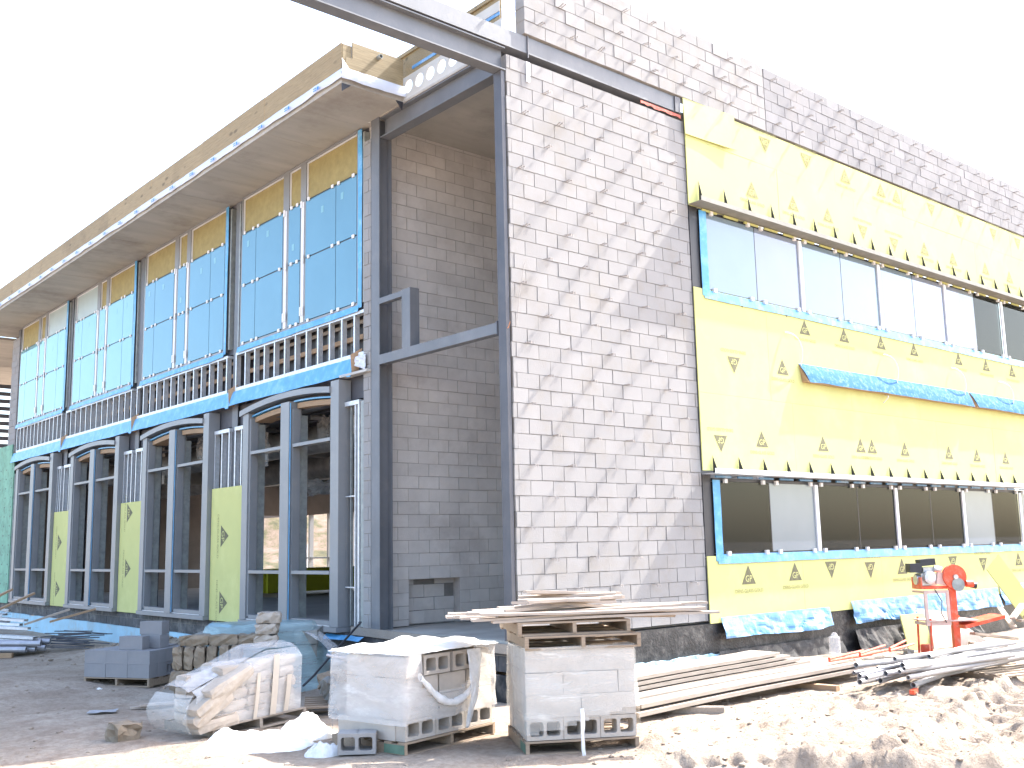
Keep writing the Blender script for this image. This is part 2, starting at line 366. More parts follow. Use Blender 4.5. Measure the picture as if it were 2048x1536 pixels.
# ------------------------------------------------------------------ ground
GZ = -1.40
def ground_height(X, Y):
    X = np.asarray(X, float); Y = np.asarray(Y, float)
    h = GZ + 0.10*fbm(X*.35, Y*.35, 3) + 0.05*fbm(X*2.1+9, Y*2.1, 3)
    near = np.clip((14-np.hypot(X, Y))/6, 0, 1)
    # churned, clodded soil on the sunny side
    churn = np.clip((X+1.2)/2.5, 0, 1)*np.clip((-1.7-Y)/1.2, 0, 1)
    ridg = np.abs(fbm(X*3.1+5, Y*3.1+40, 4))
    h = h + near*churn*(0.36*(0.16-ridg)*np.clip((-2.6-Y+.25*X)/1.2, .15, 1) + 0.10*fbm(X*7, Y*7+3, 3))
    h = h + near*(1-churn)*0.030*fbm(X*6+80, Y*6, 4)
    # tyre ruts with lug marks
    for (ax, ay, bx, by, w, dp, la) in ((-1.6,-3.55, .75,-5.45, .17, .10, .11), (-1.2,-4.55, .6,-6.1, .17, .10, .11), (-.35,-2.55, 1.5,-3.95, .10, .02, .12), (.2,-5.2, 7.5,-3.6, .24, .12, .09), (.4,-6.1, 8.0,-4.5, .24, .13, .10), (1.5,-3.7, 6.0,-3.9, .12, .03, .05)):
        L = math.hypot(bx-ax, by-ay); dx, dy = (bx-ax)/L, (by-ay)/L
        t = (X-ax)*dx+(Y-ay)*dy; s = -(X-ax)*dy+(Y-ay)*dx + 0.07*np.sin(t*1.1) + .10*fbm(X*1.5, Y*1.5+7, 2)
        on = np.clip(t/.4, 0, 1)*np.clip((L-t)/.6, 0, 1)
        lug = np.clip(0.5+1.6*np.sin(t*2*PI/.23 + np.abs(s)*11 + 2.5*fbm(X*1.2, Y*1.2, 2)), 0, 1)*np.clip(.6+2.5*fbm(X*1.7+3, Y*1.7, 2), .1, 1.3)
        h = h + on*(-dp*np.exp(-(s/w)**4) + lug*la*np.exp(-(s/(w*1.15))**4) + dp*1.1*(np.exp(-((s-w*1.6)/.10)**2)+np.exp(-((s+w*1.6)/.10)**2))*(0.6+1.8*fbm(X*5, Y*5, 3)))
    h = h + .11*np.exp(-(((X+.86)/.17)**2+((Y+3.04)/.15)**2))*(1+2*fbm(X*9, Y*9, 2))
    # dirt mound between pallets and the left facade, and spoil against the footing
    h = h + 0.42*np.exp(-(((X+0.75)/.75)**2+((Y-9.6)/1.9)**2)) + 0.20*np.exp(-(((X+4.6)/1.6)**2+((Y-7.2)/1.4)**2))
    h = h + 0.25*np.exp(-(((X+.3)/.5)**2+((Y-4.2)/2.2)**2))
    h = h + 0.10*np.exp(-(((X-5.)/3.)**2+((Y+.3)/.5)**2))
    far = np.clip((np.hypot(X-2, Y)-40)/60, 0, 1)
    return h*(1-far)+(GZ)*far
def gh(x, y): return float(ground_height(np.array([x]), np.array([y]))[0])
def axis(lo, hi, step, far):
    a = list(np.arange(lo, hi+1e-6, step)); s = step
    u = hi
    while u < far: s *= 1.25; u += s; a.append(u)
    s = step; u = lo
    while u > -far: s *= 1.25; u -= s; a.insert(0, u)
    return np.array(a)
gx = axis(-8.5, 11.5, 0.045, 900); gy = axis(-6.8, 5.5, 0.045, 900)
XX, YY = np.meshgrid(gx, gy)
ZZ = ground_height(XX, YY)
inside = (XX > 0.35) & (YY > 0.35) & (XX < 18) & (YY < 26)
ZZ = np.where(inside, GZ-0.3, ZZ)
nx, ny = len(gx), len(gy)
co = np.stack([XX, YY, ZZ], -1).reshape(-1, 3).astype(np.float32)
I = np.arange(nx*ny).reshape(ny, nx)
q = np.stack([I[:-1,:-1], I[:-1,1:], I[1:,1:], I[1:,:-1]], -1).reshape(-1, 4).astype(np.int32)
me = bpy.data.meshes.new('ground')
me.vertices.add(len(co)); me.vertices.foreach_set('co', co.ravel())
me.loops.add(q.size); me.loops.foreach_set('vertex_index', q.ravel())
me.polygons.add(len(q)); me.polygons.foreach_set('loop_start', np.arange(len(q), dtype=np.int32)*4)
me.polygons.foreach_set('loop_total', np.full(len(q), 4, np.int32))
me.update(calc_edges=True); me.validate()
me.polygons.foreach_set('use_smooth', [True]*len(q))
def soil():
    m, nt, b = nodes('dry_soil')
    tc = N(nt, 'ShaderNodeTexCoord')
    n1 = N(nt, 'ShaderNodeTexNoise', i_Scale=0.9, i_Detail=9.0, i_Roughness=0.62); nt.links.new(tc.outputs['Object'], n1.inputs['Vector'])
    c = ramp(nt, n1.outputs[0], [(0.32, (0.31,0.245,0.19)), (0.5, (0.385,0.315,0.25)), (0.68, (0.45,0.38,0.31))])
    n2 = N(nt, 'ShaderNodeTexNoise', i_Scale=14.0, i_Detail=8.0, i_Roughness=0.7); nt.links.new(tc.outputs['Object'], n2.inputs['Vector'])
    c = mixc(nt, c, ramp(nt, n2.outputs[0], [(0.3, (0.62,0.60,0.58)), (0.6, (1.08,1.08,1.08))]), 0.75, 'MULTIPLY')
    v = N(nt, 'ShaderNodeTexVoronoi', i_Scale=26.0); nt.links.new(tc.outputs['Object'], v.inputs['Vector'])
    g = N(nt, 'ShaderNodeTexNoise', i_Scale=2.0, i_Detail=3.0); nt.links.new(tc.outputs['Object'], g.inputs['Vector'])
    n4 = N(nt, 'ShaderNodeTexNoise', i_Scale=1.7, i_Detail=9.0, i_Roughness=0.72); nt.links.new(tc.outputs['Object'], n4.inputs['Vector'])
    c = mixc(nt, c, (0.215,0.155,0.115), ramp(nt, n4.outputs[0], [(0.52, (0,0,0)), (0.66, (.6,)*3)]))
    # scattered dark damp spots and bark bits
    s = ramp(nt, v.outputs['Distance'], [(0.10, (1,)*3), (0.16, (0,0,0))])
    s2 = mixc(nt, (0,0,0), s, ramp(nt, g.outputs[0], [(0.52, (0,0,0)), (0.62, (.7,)*3)]))
    c = mixc(nt, c, (0.13,0.09,0.07), s2)
    nt.links.new(c, b.inputs['Base Color']); b.inputs['Roughness'].default_value = 0.95; b.inputs['Specular IOR Level'].default_value = 0.2
    n3 = N(nt, 'ShaderNodeTexNoise', i_Scale=13.0, i_Detail=9.0, i_Roughness=0.72); nt.links.new(tc.outputs['Object'], n3.inputs['Vector'])
    bp = N(nt, 'ShaderNodeBump', i_Strength=1.0, i_Distance=0.06); nt.links.new(n3.outputs[0], bp.inputs['Height']); nt.links.new(bp.outputs[0], b.inputs['Normal'])
    return m
me.materials.append(soil())
part('ground', me, None, kind='structure')
# small clods and gravel lying on the soil
cl = MB(); rs = random.Random(5)
def lump(mb, c, r, rs=rs, sq=0.6):
    ph = [(0,0,1),(0.9,0,.3),(.3,.85,.3),(-.75,.5,.3),(-.75,-.5,.3),(.3,-.85,.3),(.6,.4,-.6),(-.2,.7,-.6),(-.7,0,-.6),(-.2,-.7,-.6),(.6,-.4,-.6)]
    a = rs.uniform(0, 6.28); ca, sa = math.cos(a), math.sin(a)
    vs = []
    for x, y, z in ph:
        k = r*rs.uniform(.7, 1.25); vs.append((c[0]+(x*ca-y*sa)*k*1.2, c[1]+(x*sa+y*ca)*k, c[2]+z*k*sq))
    mb.add(vs, [(0,1,2),(0,2,3),(0,3,4),(0,4,5),(0,5,1),(1,6,2),(2,7,3),(3,8,4),(4,9,5),(5,10,1),(2,6,7),(3,7,8),(4,8,9),(5,9,10),(1,10,6)])
for k in range(2600):
    if k < 1500: x, y = rs.uniform(-1.5, 9.5), rs.uniform(-6.5, -1.6); r = rs.choice([.010,.010,.014,.014,.02,.03,.045 if k%5==0 else .012])*rs.uniform(.7,1.2)
    elif k < 2000: x, y = rs.uniform(-7.5, -1), rs.uniform(-4.5, 7); r = rs.choice([.010,.014,.02,.03])
    else: x, y = rs.gauss(-.9, .7), rs.gauss(8.8, 1.5); r = rs.choice([.02,.03,.05])
    lump(cl, (x, y, gh(x, y)+r*.2), r)
mcl = me.materials[0]
part('clods', cl, mcl, kind='stuff')

# hillside behind the building
hb = MB()
hb.sheet(lambda u, v: (26+100*u+20*v, 78-25*u+60*v+(6*nz(u*9, v*9)), GZ-0.5+22*v**.8*(0.75+1.1*nz(u*6+3, v*5))*min(1, u*9)), 60, 20)
def scrub():
    m, nt, b = nodes('scrub_hillside')
    tc = N(nt, 'ShaderNodeTexCoord'); n1 = N(nt, 'ShaderNodeTexNoise', i_Scale=0.5, i_Detail=10.0, i_Roughness=0.75); nt.links.new(tc.outputs['Object'], n1.inputs['Vector'])
    c = ramp(nt, n1.outputs[0], [(0.36, (0.04,0.04,0.02)), (0.46, (0.085,0.075,0.035)), (0.52, (0.13,0.095,0.065)), (0.66, (0.19,0.14,0.11))])
    nt.links.new(c, b.inputs['Base Color']); b.inputs['Roughness'].default_value = 1
    return m
struct('hillside', hb, scrub(), True)

# ------------------------------------------------------------------ the building
B = thing('unfinished_building', 'two storey building under construction with block walls, yellow sheathing, blue glass and a steel frame', 'building', (0,0,GZ))
BO = Vector((0, 0, GZ))
def bp(name, mb, mat, parent=None, label=None, smooth=False, kind=None):
    """part of the building from world-coordinate geometry"""
    mb.v = [(x, y, z-GZ) for x, y, z in mb.v]
    return part(name, mb, mat, parent or B, label=label, smooth=smooth, kind=kind)
C = 0.2032; BL = 0.4064
def cmu(orient, front, u0, u1, z0, z1, th=0.19, jit=0.0035, holes=(), zoff=0.0, shift=0.0, sign=1, ragged=0.0, seed=1):
    """block wall; orient 'y': runs along x, front face at y=front; 'x': runs along y, front face at x=front. sign: +1 body lies on the + side of the face"""
    rs = random.Random(seed); a = MB(); b = MB()
    def put(mb, ua, ub, da, db, za, zb):
        if orient == 'y': mb.box(ua, ub, front+sign*da, front+sign*db, za, zb)
        else: mb.box(front+sign*da, front+sign*db, ua, ub, za, zb)
    i0 = math.floor((z0-zoff)/C)
    g = 0.0048
    i = i0
    while zoff+i*C < z1-0.01:
        za, zb = max(z0, zoff+i*C), min(z1, zoff+(i+1)*C)
        off = shift + (BL/2 if i % 2 else 0)
        k = math.floor((u0-off)/BL)
        while off+k*BL < u1-0.01:
            ua, ub = max(u0, off+k*BL), min(u1, off+(k+1)*BL)
            k += 1
            if ub-ua < 0.03: continue
            um, zm = (ua+ub)/2, (za+zb)/2
            cut = [h for h in holes if zm > h[2] and zm < h[3] and ub > h[0] and ua < h[1]]
            if cut:
                h = cut[0]
                if ua < h[0]-.03: ub = h[0]
                elif ub > h[1]+.03: ua = h[1]
                else: continue
            ea = rs.uniform(-ragged, ragged) if ua <= u0+.001 else 0
            d = rs.uniform(-jit, jit)
            n = len(a.v)
            put(a, ua+g+ea, ub-g+rs.uniform(-.002,.002), d, th-d, za+g, zb-g+rs.uniform(-.0015,.0015))
            # slightly crooked corners
            for q in range(n, n+8):
                x, y, z = a.v[q]; e = rs.uniform(-.003, .003)
                a.v[q] = (x+(e if orient == 'y' else 0), y+(e if orient == 'x' else 0), z+rs.uniform(-.003,.003))
        i += 1
    m = 0.009
    if not holes: put(b, u0+m, u1-m, m, th-m, z0+.002, z1-m)
    else:
        h = holes[0]
        put(b, u0+m, h[0], m, th-m, z0, z1-m); put(b, h[1], u1-m, m, th-m, z0, z1-m)
        put(b, h[0], h[1], m, th-m, h[3], z1-m)
        if h[2] > z0: put(b, h[0], h[1], m, th-m, z0, h[2])
    return a, b
def wall(name, mat, label, *a, mortar='mortar', **k):
    w, mo = cmu(*a, **k)
    o = bp(name, w, mat, label=label)
    mo.v = [(x, y, z-GZ) for x, y, z in mo.v]
    part('mortar', mo, M[mortar], o)
    return o
# sunny panel, its parapet, the porch wall
PT = 36*C
panel = wall('block_wall', M['cmu'], 'tall sunlit block panel at the corner with wire ties', 'y', 0.0, 0.0, 3.78, -0.6, PT, shift=0.27, ragged=.012, seed=4)
para = wall('parapet', M['cmu'], 'block parapet above the steel beam', 'y', -0.05, 0.31, 5.98, 7.70, 8.92, zoff=7.70, shift=0.31, jit=.006, seed=5)
para2 = wall('parapet', M['cmu_grey'], 'greyer block parapet right of the movement joint', 'y', -0.045, 6.0, 22.0, 7.70, 8.90, zoff=7.70, shift=0.1, seed=6)
porch = wall('porch_wall', M['cmu_lifted'], 'shaded block wall at the back of the open corner', 'y', 3.42, 0.10, 5.2, -0.62, 7.60, th=0.2, holes=[(0.71,1.72,-0.62,0.09)], zoff=.09, shift=0.3, seed=8, mortar='mortar_lifted')
a, b = cmu('y', 3.585, 0.712, 1.718, -0.62, 0.088, th=.06, shift=.1, jit=.012, seed=9); 
nb = bp('niche_back', a, M['cmu_lifted']); part('mortar', (lambda mb: (setattr(mb, 'v', [(x,y,z-GZ) for x,y,z in mb.v]), mb)[1])(b), M['mortar'], nb)
wall('end_pier', M['cmu'], None, 'x', -0.02, 3.38, 3.60, -0.62, 7.18, th=.115, seed=10)
wall('end_pier', M['cmu'], None, 'x', -0.02, 22.84, 23.6, -0.62, 7.18, th=.3, seed=11)
wall('side_wall', M['cmu_lifted'], None, 'x', 5.2, 0.0, 3.42, -0.62, 7.6, sign=1, seed=12)
# movement joint
bp('joint_filler', MB().box(5.981, 5.999, -0.035, 0.1, 7.70, 8.89), M['mortar'])
# roof slabs with hollow cores over the porch
def hollow_end():
    mb = MB(); y0, y1, z0, z1 = 0.05, 3.30, 7.50, 7.86
    cs = [0.32+0.285*k for k in range(11)]
    r = 0.105; zc = 7.685; n = 20
    ys = [y0]+[ (cs[k]+cs[k+1])/2 for k in range(len(cs)-1)]+[y1]
    for k, c in enumerate(cs):
        a, b_ = ys[k], ys[k+1]
        sq = []
        for t in range(n):
            an = t*2*PI/n; cx, sx = math.cos(an), math.sin(an)
            # project onto rectangle border
            ky = ((b_-c) if cx > 0 else (c-a))/max(abs(cx), 1e-6); kz = ((z1-zc) if sx > 0 else (zc-z0))/max(abs(sx), 1e-6)
            kk = min(ky, kz); sq.append((c+cx*kk, zc+sx*kk))
        ci = [(c+math.cos(t*2*PI/n)*r, zc+math.sin(t*2*PI/n)*r) for t in range(n)]
        vs = [(-0.02, y, z) for y, z in sq]+[(-0.02, y, z) for y, z in ci]+[(0.0, y, z) for y, z in ci]
        fs = []
        for t in range(n):
            j = (t+1) % n
            fs += [(t, n+t, n+j, j), (n+t, 2*n+t, 2*n+j, n+j)]
        mb.add(vs, fs)
        for (qy, qz) in ((a,z0),(a,z1),(b_,z0),(b_,z1)):
            nr = sorted(range(n), key=lambda i: (sq[i][0]-qy)**2+(sq[i][1]-qz)**2)[:2]
            mb.add([(-.02,qy,qz)]+[(-.02,)+sq[i] for i in nr], [(0,1,2)])
    return mb
bp('cellular_edge_plate', hollow_end(), M['concrete_pale'], label='pale edge plate with a row of round holes')
sl = MB().box(-0.02, 5.2, 0.05, 3.419, 7.455, 7.499)
bp('porch_ceiling', sl, M['concrete'])
# eaves slab: soffit planks 1.2 m wide with small steps
ev = MB()
y = 2.45; k = 0; rs = random.Random(3)
while y < 24.6:
    y2 = min(24.6, y+1.22); d = rs.uniform(0, .006)
    ev.box(-1.135, -0.021, y+.004, y2-.004, 7.47+d, 7.66)
    ev.box(-0.02, 10.2, max(y, 3.45)+.004, y2-.004, 7.47+d, 7.66) if y2 > 3.5 else None
    y = y2
bp('eaves_slab', ev, M['concrete'])
pf = MB(); y = 2.42
for k in range(10):
    y2 = y+2.44; pf.box(-1.165+rs.uniform(0,.004), -1.14, y+.003, y2-.003, 7.66, 8.09+rs.uniform(-.006,.006)); y = y2
bp('fascia', pf, M['ply'], label='plywood fascia along the eaves')
pe = MB().box(-0.98, -0.06, 2.40, 2.425, 7.68, 8.14).box(-1.10,-0.35,2.392,2.399,7.69,7.87)
bp('fascia_end', pe, M['ply_x'], label='plywood end of the eaves with a brighter patch')
bp('fascia_return', MB().box(-1.14,-.985,2.418,2.43,7.68,8.08), M['ply_x'])
bp('pipe_stub', MB().pipe((-0.52,2.32,8.03),(-0.52,2.40,8.03),.035), M['galv_dull'])
# house wrap strip under the fascia
def wstrip(u, v):
    y = 2.38+22.2*u; w = 0.02*nz(y*1.7, 3, 2)+0.012*nz(y*6, 9, 2)
    return (-1.172-0.012*math.sin(v*PI)+w, y, 7.665-(0.13+0.05*nz(y*2.2, 1, 2))*v)
wr = bp('house_wrap', MB().sheet(wstrip, 300, 4, thick=(0.004,0,0)), M['white_paper'])
def wstrip2(u, v):
    x = -1.17+1.15*u
    return (x, 2.385-0.01*math.sin(v*PI)+0.02*nz(x*5, 3, 2), 7.69-(0.17+0.05*nz(x*4, 7, 2))*v + (0.14*(1-u*9) if u < .11 and v < .3 else 0))
bp('house_wrap', MB().sheet(wstrip2, 40, 4, thick=(0,0.004,0)), M['white_paper'])
for k in range(24):
    ik = MB()
    y = 3.0+0.92*k
    ik.box(-1.214, -1.211, y, y+.05, 7.545, 7.60); ik.box(-1.214,-1.211, y+.07, y+.16, 7.55, 7.565); ik.box(-1.214,-1.211, y+.07, y+.16, 7.585, 7.60)
    bp('ink_mark', ik, M['blue_ink'], wr)
bp('gusset', MB().prism([(-1.13,2.44,7.46),(-.98,2.44,7.46),(-1.13,2.44,7.34)],(0,.02,0)), M['gasket']); bp('gusset', MB().prism([(-.16,2.44,7.46),(-.03,2.44,7.46),(-.05,2.44,7.33)],(0,.02,0)), M['gasket'])
# roof upstand behind the corner beam
bp('roof_upstand', MB().box(-.018, 0.03, 0.10, 3.4, 7.865, 8.20).box(-.05,.06,.08,2.62,8.201,8.26), M['ply_x'])
bp('upstand_band', MB().box(-0.03, -.019, 0.09, 2.2, 7.92, 7.97), M['blue_pale'])
bp('upstand_band', MB().box(-0.03, -.019, 0.085, 1.4, 7.98, 8.13), M['concrete_pale'])
bp('roof_deck', MB().box(0.31, 10.3, 3.6, 24.6, 7.87, 7.9), M['concrete'])
# steel
def wsec(mb, p, q, w, h, tf=.018, tw=.012, up=(0,0,1)):
    """I-section from p to q (centre line), flange width w, depth h along up"""
    p = Vector(p); q = Vector(q); u = Vector(up)
    mb.beam(p+u*(h/2-tf/2), q+u*(h/2-tf/2), w, tf, up); mb.beam(p-u*(h/2-tf/2), q-u*(h/2-tf/2), w, tf, up)
    mb.beam(p, q, tw, h-2*tf-.001, up); return mb
bp('cantilever_beam', wsec(MB(), (-3.28,.10,7.235),(-.012,.10,7.235),.2,.34), M['steel'], label='dark steel beam sticking out past the corner')
up = MB().box(-3.28, 3.68, -0.01, 0.005, 7.43, 7.68).box(-3.28, 3.68, 0.006, 0.17, 7.43, 7.445).box(-3.28,.3,.006,.17,7.665,7.68)
bp('ledger_angle', up, M['steel'], label='long steel channel over the block panel')
bp('stiffener', MB().box(.385,.40,-.03,-.011,7.36,7.69), M['steel_dark']); bp('stiffener', MB().box(3.55,3.68,-.03,-.011,7.42,7.68), M['steel_dark'])
bp('bent_flashing', MB().box(.36,.42,-.02,-.005,7.0,7.30), M['white_metal'])
bp('red_sealant', MB().sheet(lambda u,v: (2.75+.95*u, -.006-.006*nz(u*20,v*3), 7.40-(.05+.05*nz(u*12,2))*v),40,2,thick=(0,.004,0)), M['rust_red'])
bp('edge_beam', wsec(MB(), (.085,.20,7.275),(.085,3.12,7.275),.19,.34), M['steel'], label='steel beam over the open corner')
cols = [3.24, 8.29, 13.29, 18.3, 23.2]
def hcol(x, y, z0, z1, w=.23, d=.24):
    mb = MB(); mb.box(x, x+.016, y-w/2, y+w/2, z0, z1); mb.box(x+d-.016, x+d, y-w/2, y+w/2, z0, z1); mb.box(x+.0165, x+d-.0165, y-.006, y+.006, z0, z1)
    return mb
bp('column', hcol(-.03, cols[0], -.65, 7.46), M['steel'], label='grey steel corner column')
for yk in cols[1:]:
    bp('column', hcol(.06, yk, -.65, 7.46), M['steel'])
bp('corner_post', MB().box(-0.08, -0.018, 0.02, 0.18, -0.62, 7.06), M['steel_dark'])
# bracket frame on the corner column
def tubebox(mb, p, q, s, up=(0,0,1)): return mb.beam(p, q, s, s, up)
fr = MB(); fr.box(-.04,.09, .27, 3.123, 3.40, 3.55); 
bp('girt', fr, M['steel'], label='horizontal steel girt across the open corner')
bp('girt', MB().box(-.04,.06, 2.50, 3.123, 4.36, 4.45), M['steel'])
bp('girt_post', MB().box(-.04,.13, 2.28, 2.498, 3.551, 4.46), M['steel'])
bp('end_plate', MB().box(-.045,.10,.245,.268,3.38,3.57), M['steel_dark'])
bp('loose_wire', MB().tube([(0,.2,3.47),(-.03,.12,3.44),(-.05,.16,3.38),(-.04,.19,3.3)],.006,5).tube([(-.05,.16,3.42),(-.06,.0,3.43),(-.07,-.05,3.50)],.006,5), M['copper'])
bp('loose_wire', MB().tube([(.06,-.03,3.48),(.10,-.05,3.9),(.22,-.04,4.35)],.005,5), M['wire'])
# floor slab, upper floor, interior walls
bp('floor_slab', MB().box(0.12, 10.2, 3.65, 24.3, -.85, -.62), M['slab'])
bp('porch_floor', MB().box(0.05, 5.2, 0.2, 3.645, -.85, -.63), M['concrete'])
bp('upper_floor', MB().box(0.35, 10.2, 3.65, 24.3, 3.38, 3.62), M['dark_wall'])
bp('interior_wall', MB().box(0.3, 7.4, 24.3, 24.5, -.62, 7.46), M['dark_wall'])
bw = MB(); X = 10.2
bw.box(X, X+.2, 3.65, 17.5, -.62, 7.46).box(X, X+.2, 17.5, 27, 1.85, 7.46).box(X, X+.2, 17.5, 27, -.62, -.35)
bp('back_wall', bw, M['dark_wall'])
mm = MB()
for yy in (17.55, 18.9, 19.2, 20.3, 21.6, 21.9, 23.2): mm.box(X-.02, X+.14, yy, yy+.09, -.35, 1.85)
mm.box(X-.01, X+.13, 17.5, 20.2, .28, .34).box(X-.01,X+.13, 20.5, 24, .28,.34)
bp('back_mullions', mm, M['frame'])
bp('interior_wall', MB().box(7.4, 10.2, 24.3, 24.5, 1.85, 7.46).box(7.4,7.6,24.2,24.29,-.62,1.85), M['dark_wall'])
bp('partition', MB().box(5.2, 5.35, 3.65, 10.5, -.62, 3.37), M['dark_wall'])
bp('bulkhead', MB().box(1.5, 10.1, 15.2, 15.4, 2.3, 3.37).box(3.2,10.1,11.2,11.5,2.75,3.37), M['concrete'])
dk = MB()
for (x, y0, y1, z, r) in ((1.6,4.2,22,2.75,.28),(2.9,3.9,22,2.95,.2),(4.2,6,22,2.6,.33)): dk.tube([(x+.05*math.sin(t), y0+(y1-y0)*t/12, z) for t in range(13)], r, 14)
for k in range(8): dk.box(.9, 5.0, 4.5+2.3*k, 4.58+2.3*k, 3.0, 3.08)
bp('duct', dk, M['insul'], smooth=True)
pipes = MB()
for k in range(5): pipes.tube([(.8+.3*k, 3.8, 3.2-.06*k),(.8+.3*k, 22, 3.2-.06*k)], .03, 8)
bp('sprinkler_pipe', pipes, M['steel_dark'])
def plast(cx, cy, cz, s, w): return MB().sheet(lambda u,v: (cx+.15*nz(u*5+cx,v*5,3), cy+w*(u-.5), cz-s*v+.25*nz(u*4,v*3+cy,3)), 24, 18, thick=(.01,0,0))
bp('plastic_drape', plast(.9, 5.0, 3.3, .75, 1.0), M['wrap_thick'])
bp('plastic_drape', plast(1.1, 6.6, 3.1, .5, .7), M['insul'])
bp('plastic_drape', plast(1.2, 9.9, 3.3, 1.0, 1.6), M['wrap_thick'])
bp('plastic_drape', plast(1.0, 11.8, 3.3, .7, .7), M['wrap_thick'])
bp('plastic_drape', plast(2.0, 8.2, 2.0, .35, 1.4), M['insul'])

# ------------------------------------------------------------------ left facade
WINR = [3.79, 8.72, 13.60, 18.52]
def window_unit(k, R):
    f = MB(); x0, x1 = -.01, .07
    z0, zm, zg, z1 = 4.52, 5.66, 6.71, 7.42
    W = 4.24
    us = [0, .04, 1.71, 1.75, 1.89, 1.93, 2.33, 2.37, 2.53, 2.57, 4.20, 4.24]
    fr_ = MB()
    fr_.box(.0, .08, R, R+W, z0-.045, z0-.001).box(.0,.08,R,R+W,z1+.001,z1+.045)
    for a_, b_ in ((0,.035),(1.725,1.915),(2.345,2.555),(4.205,4.24)):
        fr_.box(.0, .08, R+a_, R+b_, z0, z1)
    o = bp('curtain_window', fr_, M['frame'])
    bays_ = [(.036,1.724,.70),(1.916,2.344,None),(2.556,4.204,3.62)]
    for bi, (a_, b_, j) in enumerate(bays_):
        gm = M['gold']
        if (k == 2 and bi == 2) or (k == 3 and bi == 0): gm = M['grey_film']
        bp('spandrel_board', MB().box(.045, .06, R+a_, R+b_, zg+.015, z1), gm, o, label=None if gm is M['gold'] else 'grey film covered spandrel')
        wl = MB(); t = .018
        wl.box(.02,.044,R+a_,R+b_,z1-t,z1).box(.02,.044,R+a_,R+a_+t,zg+.03,z1-t-.001).box(.02,.044,R+b_-t,R+b_,zg+.03,z1-t-.001)
        bp('bead', wl, M['white_metal'], o)
        cuts = [a_, b_] if j is None else [a_, j, b_]
        for ca, cb in zip(cuts, cuts[1:]):
            for za, zb in ((z0, zm), (zm, zg)):
                bp('pane', MB().box(-.004, .03, R+ca+.008, R+cb-.008, za+.012, zb-.012), M['cyan'] if k < 1 else M['cyan_pale'] if k > 1 else M['cyan'], o)
        bp('gasket', MB().box(.004,.04,R+a_,R+b_,zm-.011,zm+.011).box(.004,.04,R+a_,R+b_,zg-.011,zg+.014).box(.004,.04,R+a_,R+a_+.007,z0,zg-.02), M['gasket'], o)
        if j: bp('gasket', MB().box(.002,.04,R+j-.007,R+j+.007,z0,zm-.0115).box(.002,.04,R+j-.007,R+j+.007,zm+.0115,zg-.0115), M['gasket'], o)
        for zz in (z0, zm, zg):
            for yy in ((a_+.10, b_-.12) + ((j-.1, j+.1) if j else ())):
                bp('setting_block', MB().box(-.022, -.005, R+yy-.035, R+yy+.035, zz-.03, zz+.03), M['white_clip'], o)
    for yy in (1.82, 2.45):
        wm = MB().box(-.012, -.001, R+yy-.045, R+yy+.045, z0, zg)
        bp('mullion_cap', wm, M['white_metal'], o)
        for (ya, yb, za, zb) in ((-.06,-.01,z0+.12,z0+.28),(.01,.06,z0+.12,z0+.28),(-.06,0,zm-.08,zm+.06),(0,.06,zg-.1,zg+.02)): bp('setting_block', MB().box(-.03,-.013,R+yy+ya,R+yy+yb,za,zb), M['white_clip'], o)
    # small square stickers on the glass
    rs = random.Random(40+k)
    for (yy, zz) in ((.45, 6.4),(1.1,6.35+rs.uniform(-.1,.1)),(2.12,5.9),(3.1,6.4),(3.9,6.4)):
        bp('sticker', MB().box(-.0065,-.0045,R+yy,R+yy+.09,zz,zz+.12), M['cyan_pale'], o)
    # tape: sagging strip up the right side and a band below
    def side(u, v): 
        z = 4.42+3.02*v; return (-.016+.025*nz(z*1.3, R+u, 2), R-.13+.12*u+.05*nz(z*.9, R*3, 2)*(1-u), z)
    bp('flashing_tape', MB().sheet(side, 3, 40, thick=(.004,0,0)), M['blue_tape'], o)
    def low(u, v):
        y = R-.05+(W+.1)*u; return (-.02-.02*v+.012*nz(y*2, v*2, 2), y, 4.47-(.11+.03*nz(y*1.5, 4, 2))*v)
    bp('flashing_tape', MB().sheet(low, 60, 2, thick=(.004,0,0)), M['blue_tape'], o)
for k, R in enumerate(WINR): window_unit(k, R)
# head band above the windows, sill channel and studs beside each column
hb_ = MB().box(.02,.12,3.62,23.0,7.466-.001,7.4661-.0305)
bp('head_channel', MB().box(.085,.16,3.62,23.0,7.38,7.465), M['steel_dark'])
bp('sill_channel', MB().box(.085,.22,3.40,23.0,4.40,4.50), M['steel_dark'])
bp('jamb_stud', MB().box(.0,.14,3.60,3.655,4.5,7.38), M['galv_dull'])
for R in WINR[1:]:
    bp('jamb_stud', MB().box(.02,.14,R-.20,R-.14,4.5,7.38), M['galv_dull'])
    bp('jamb_stud', MB().box(.02,.14,R-.60,R-.55,4.5,7.38), M['galv_dull'])
bp('upper_void_wall', MB().box(.75,.8,3.62,24.2,3.63,7.45), M['steel_dark'])
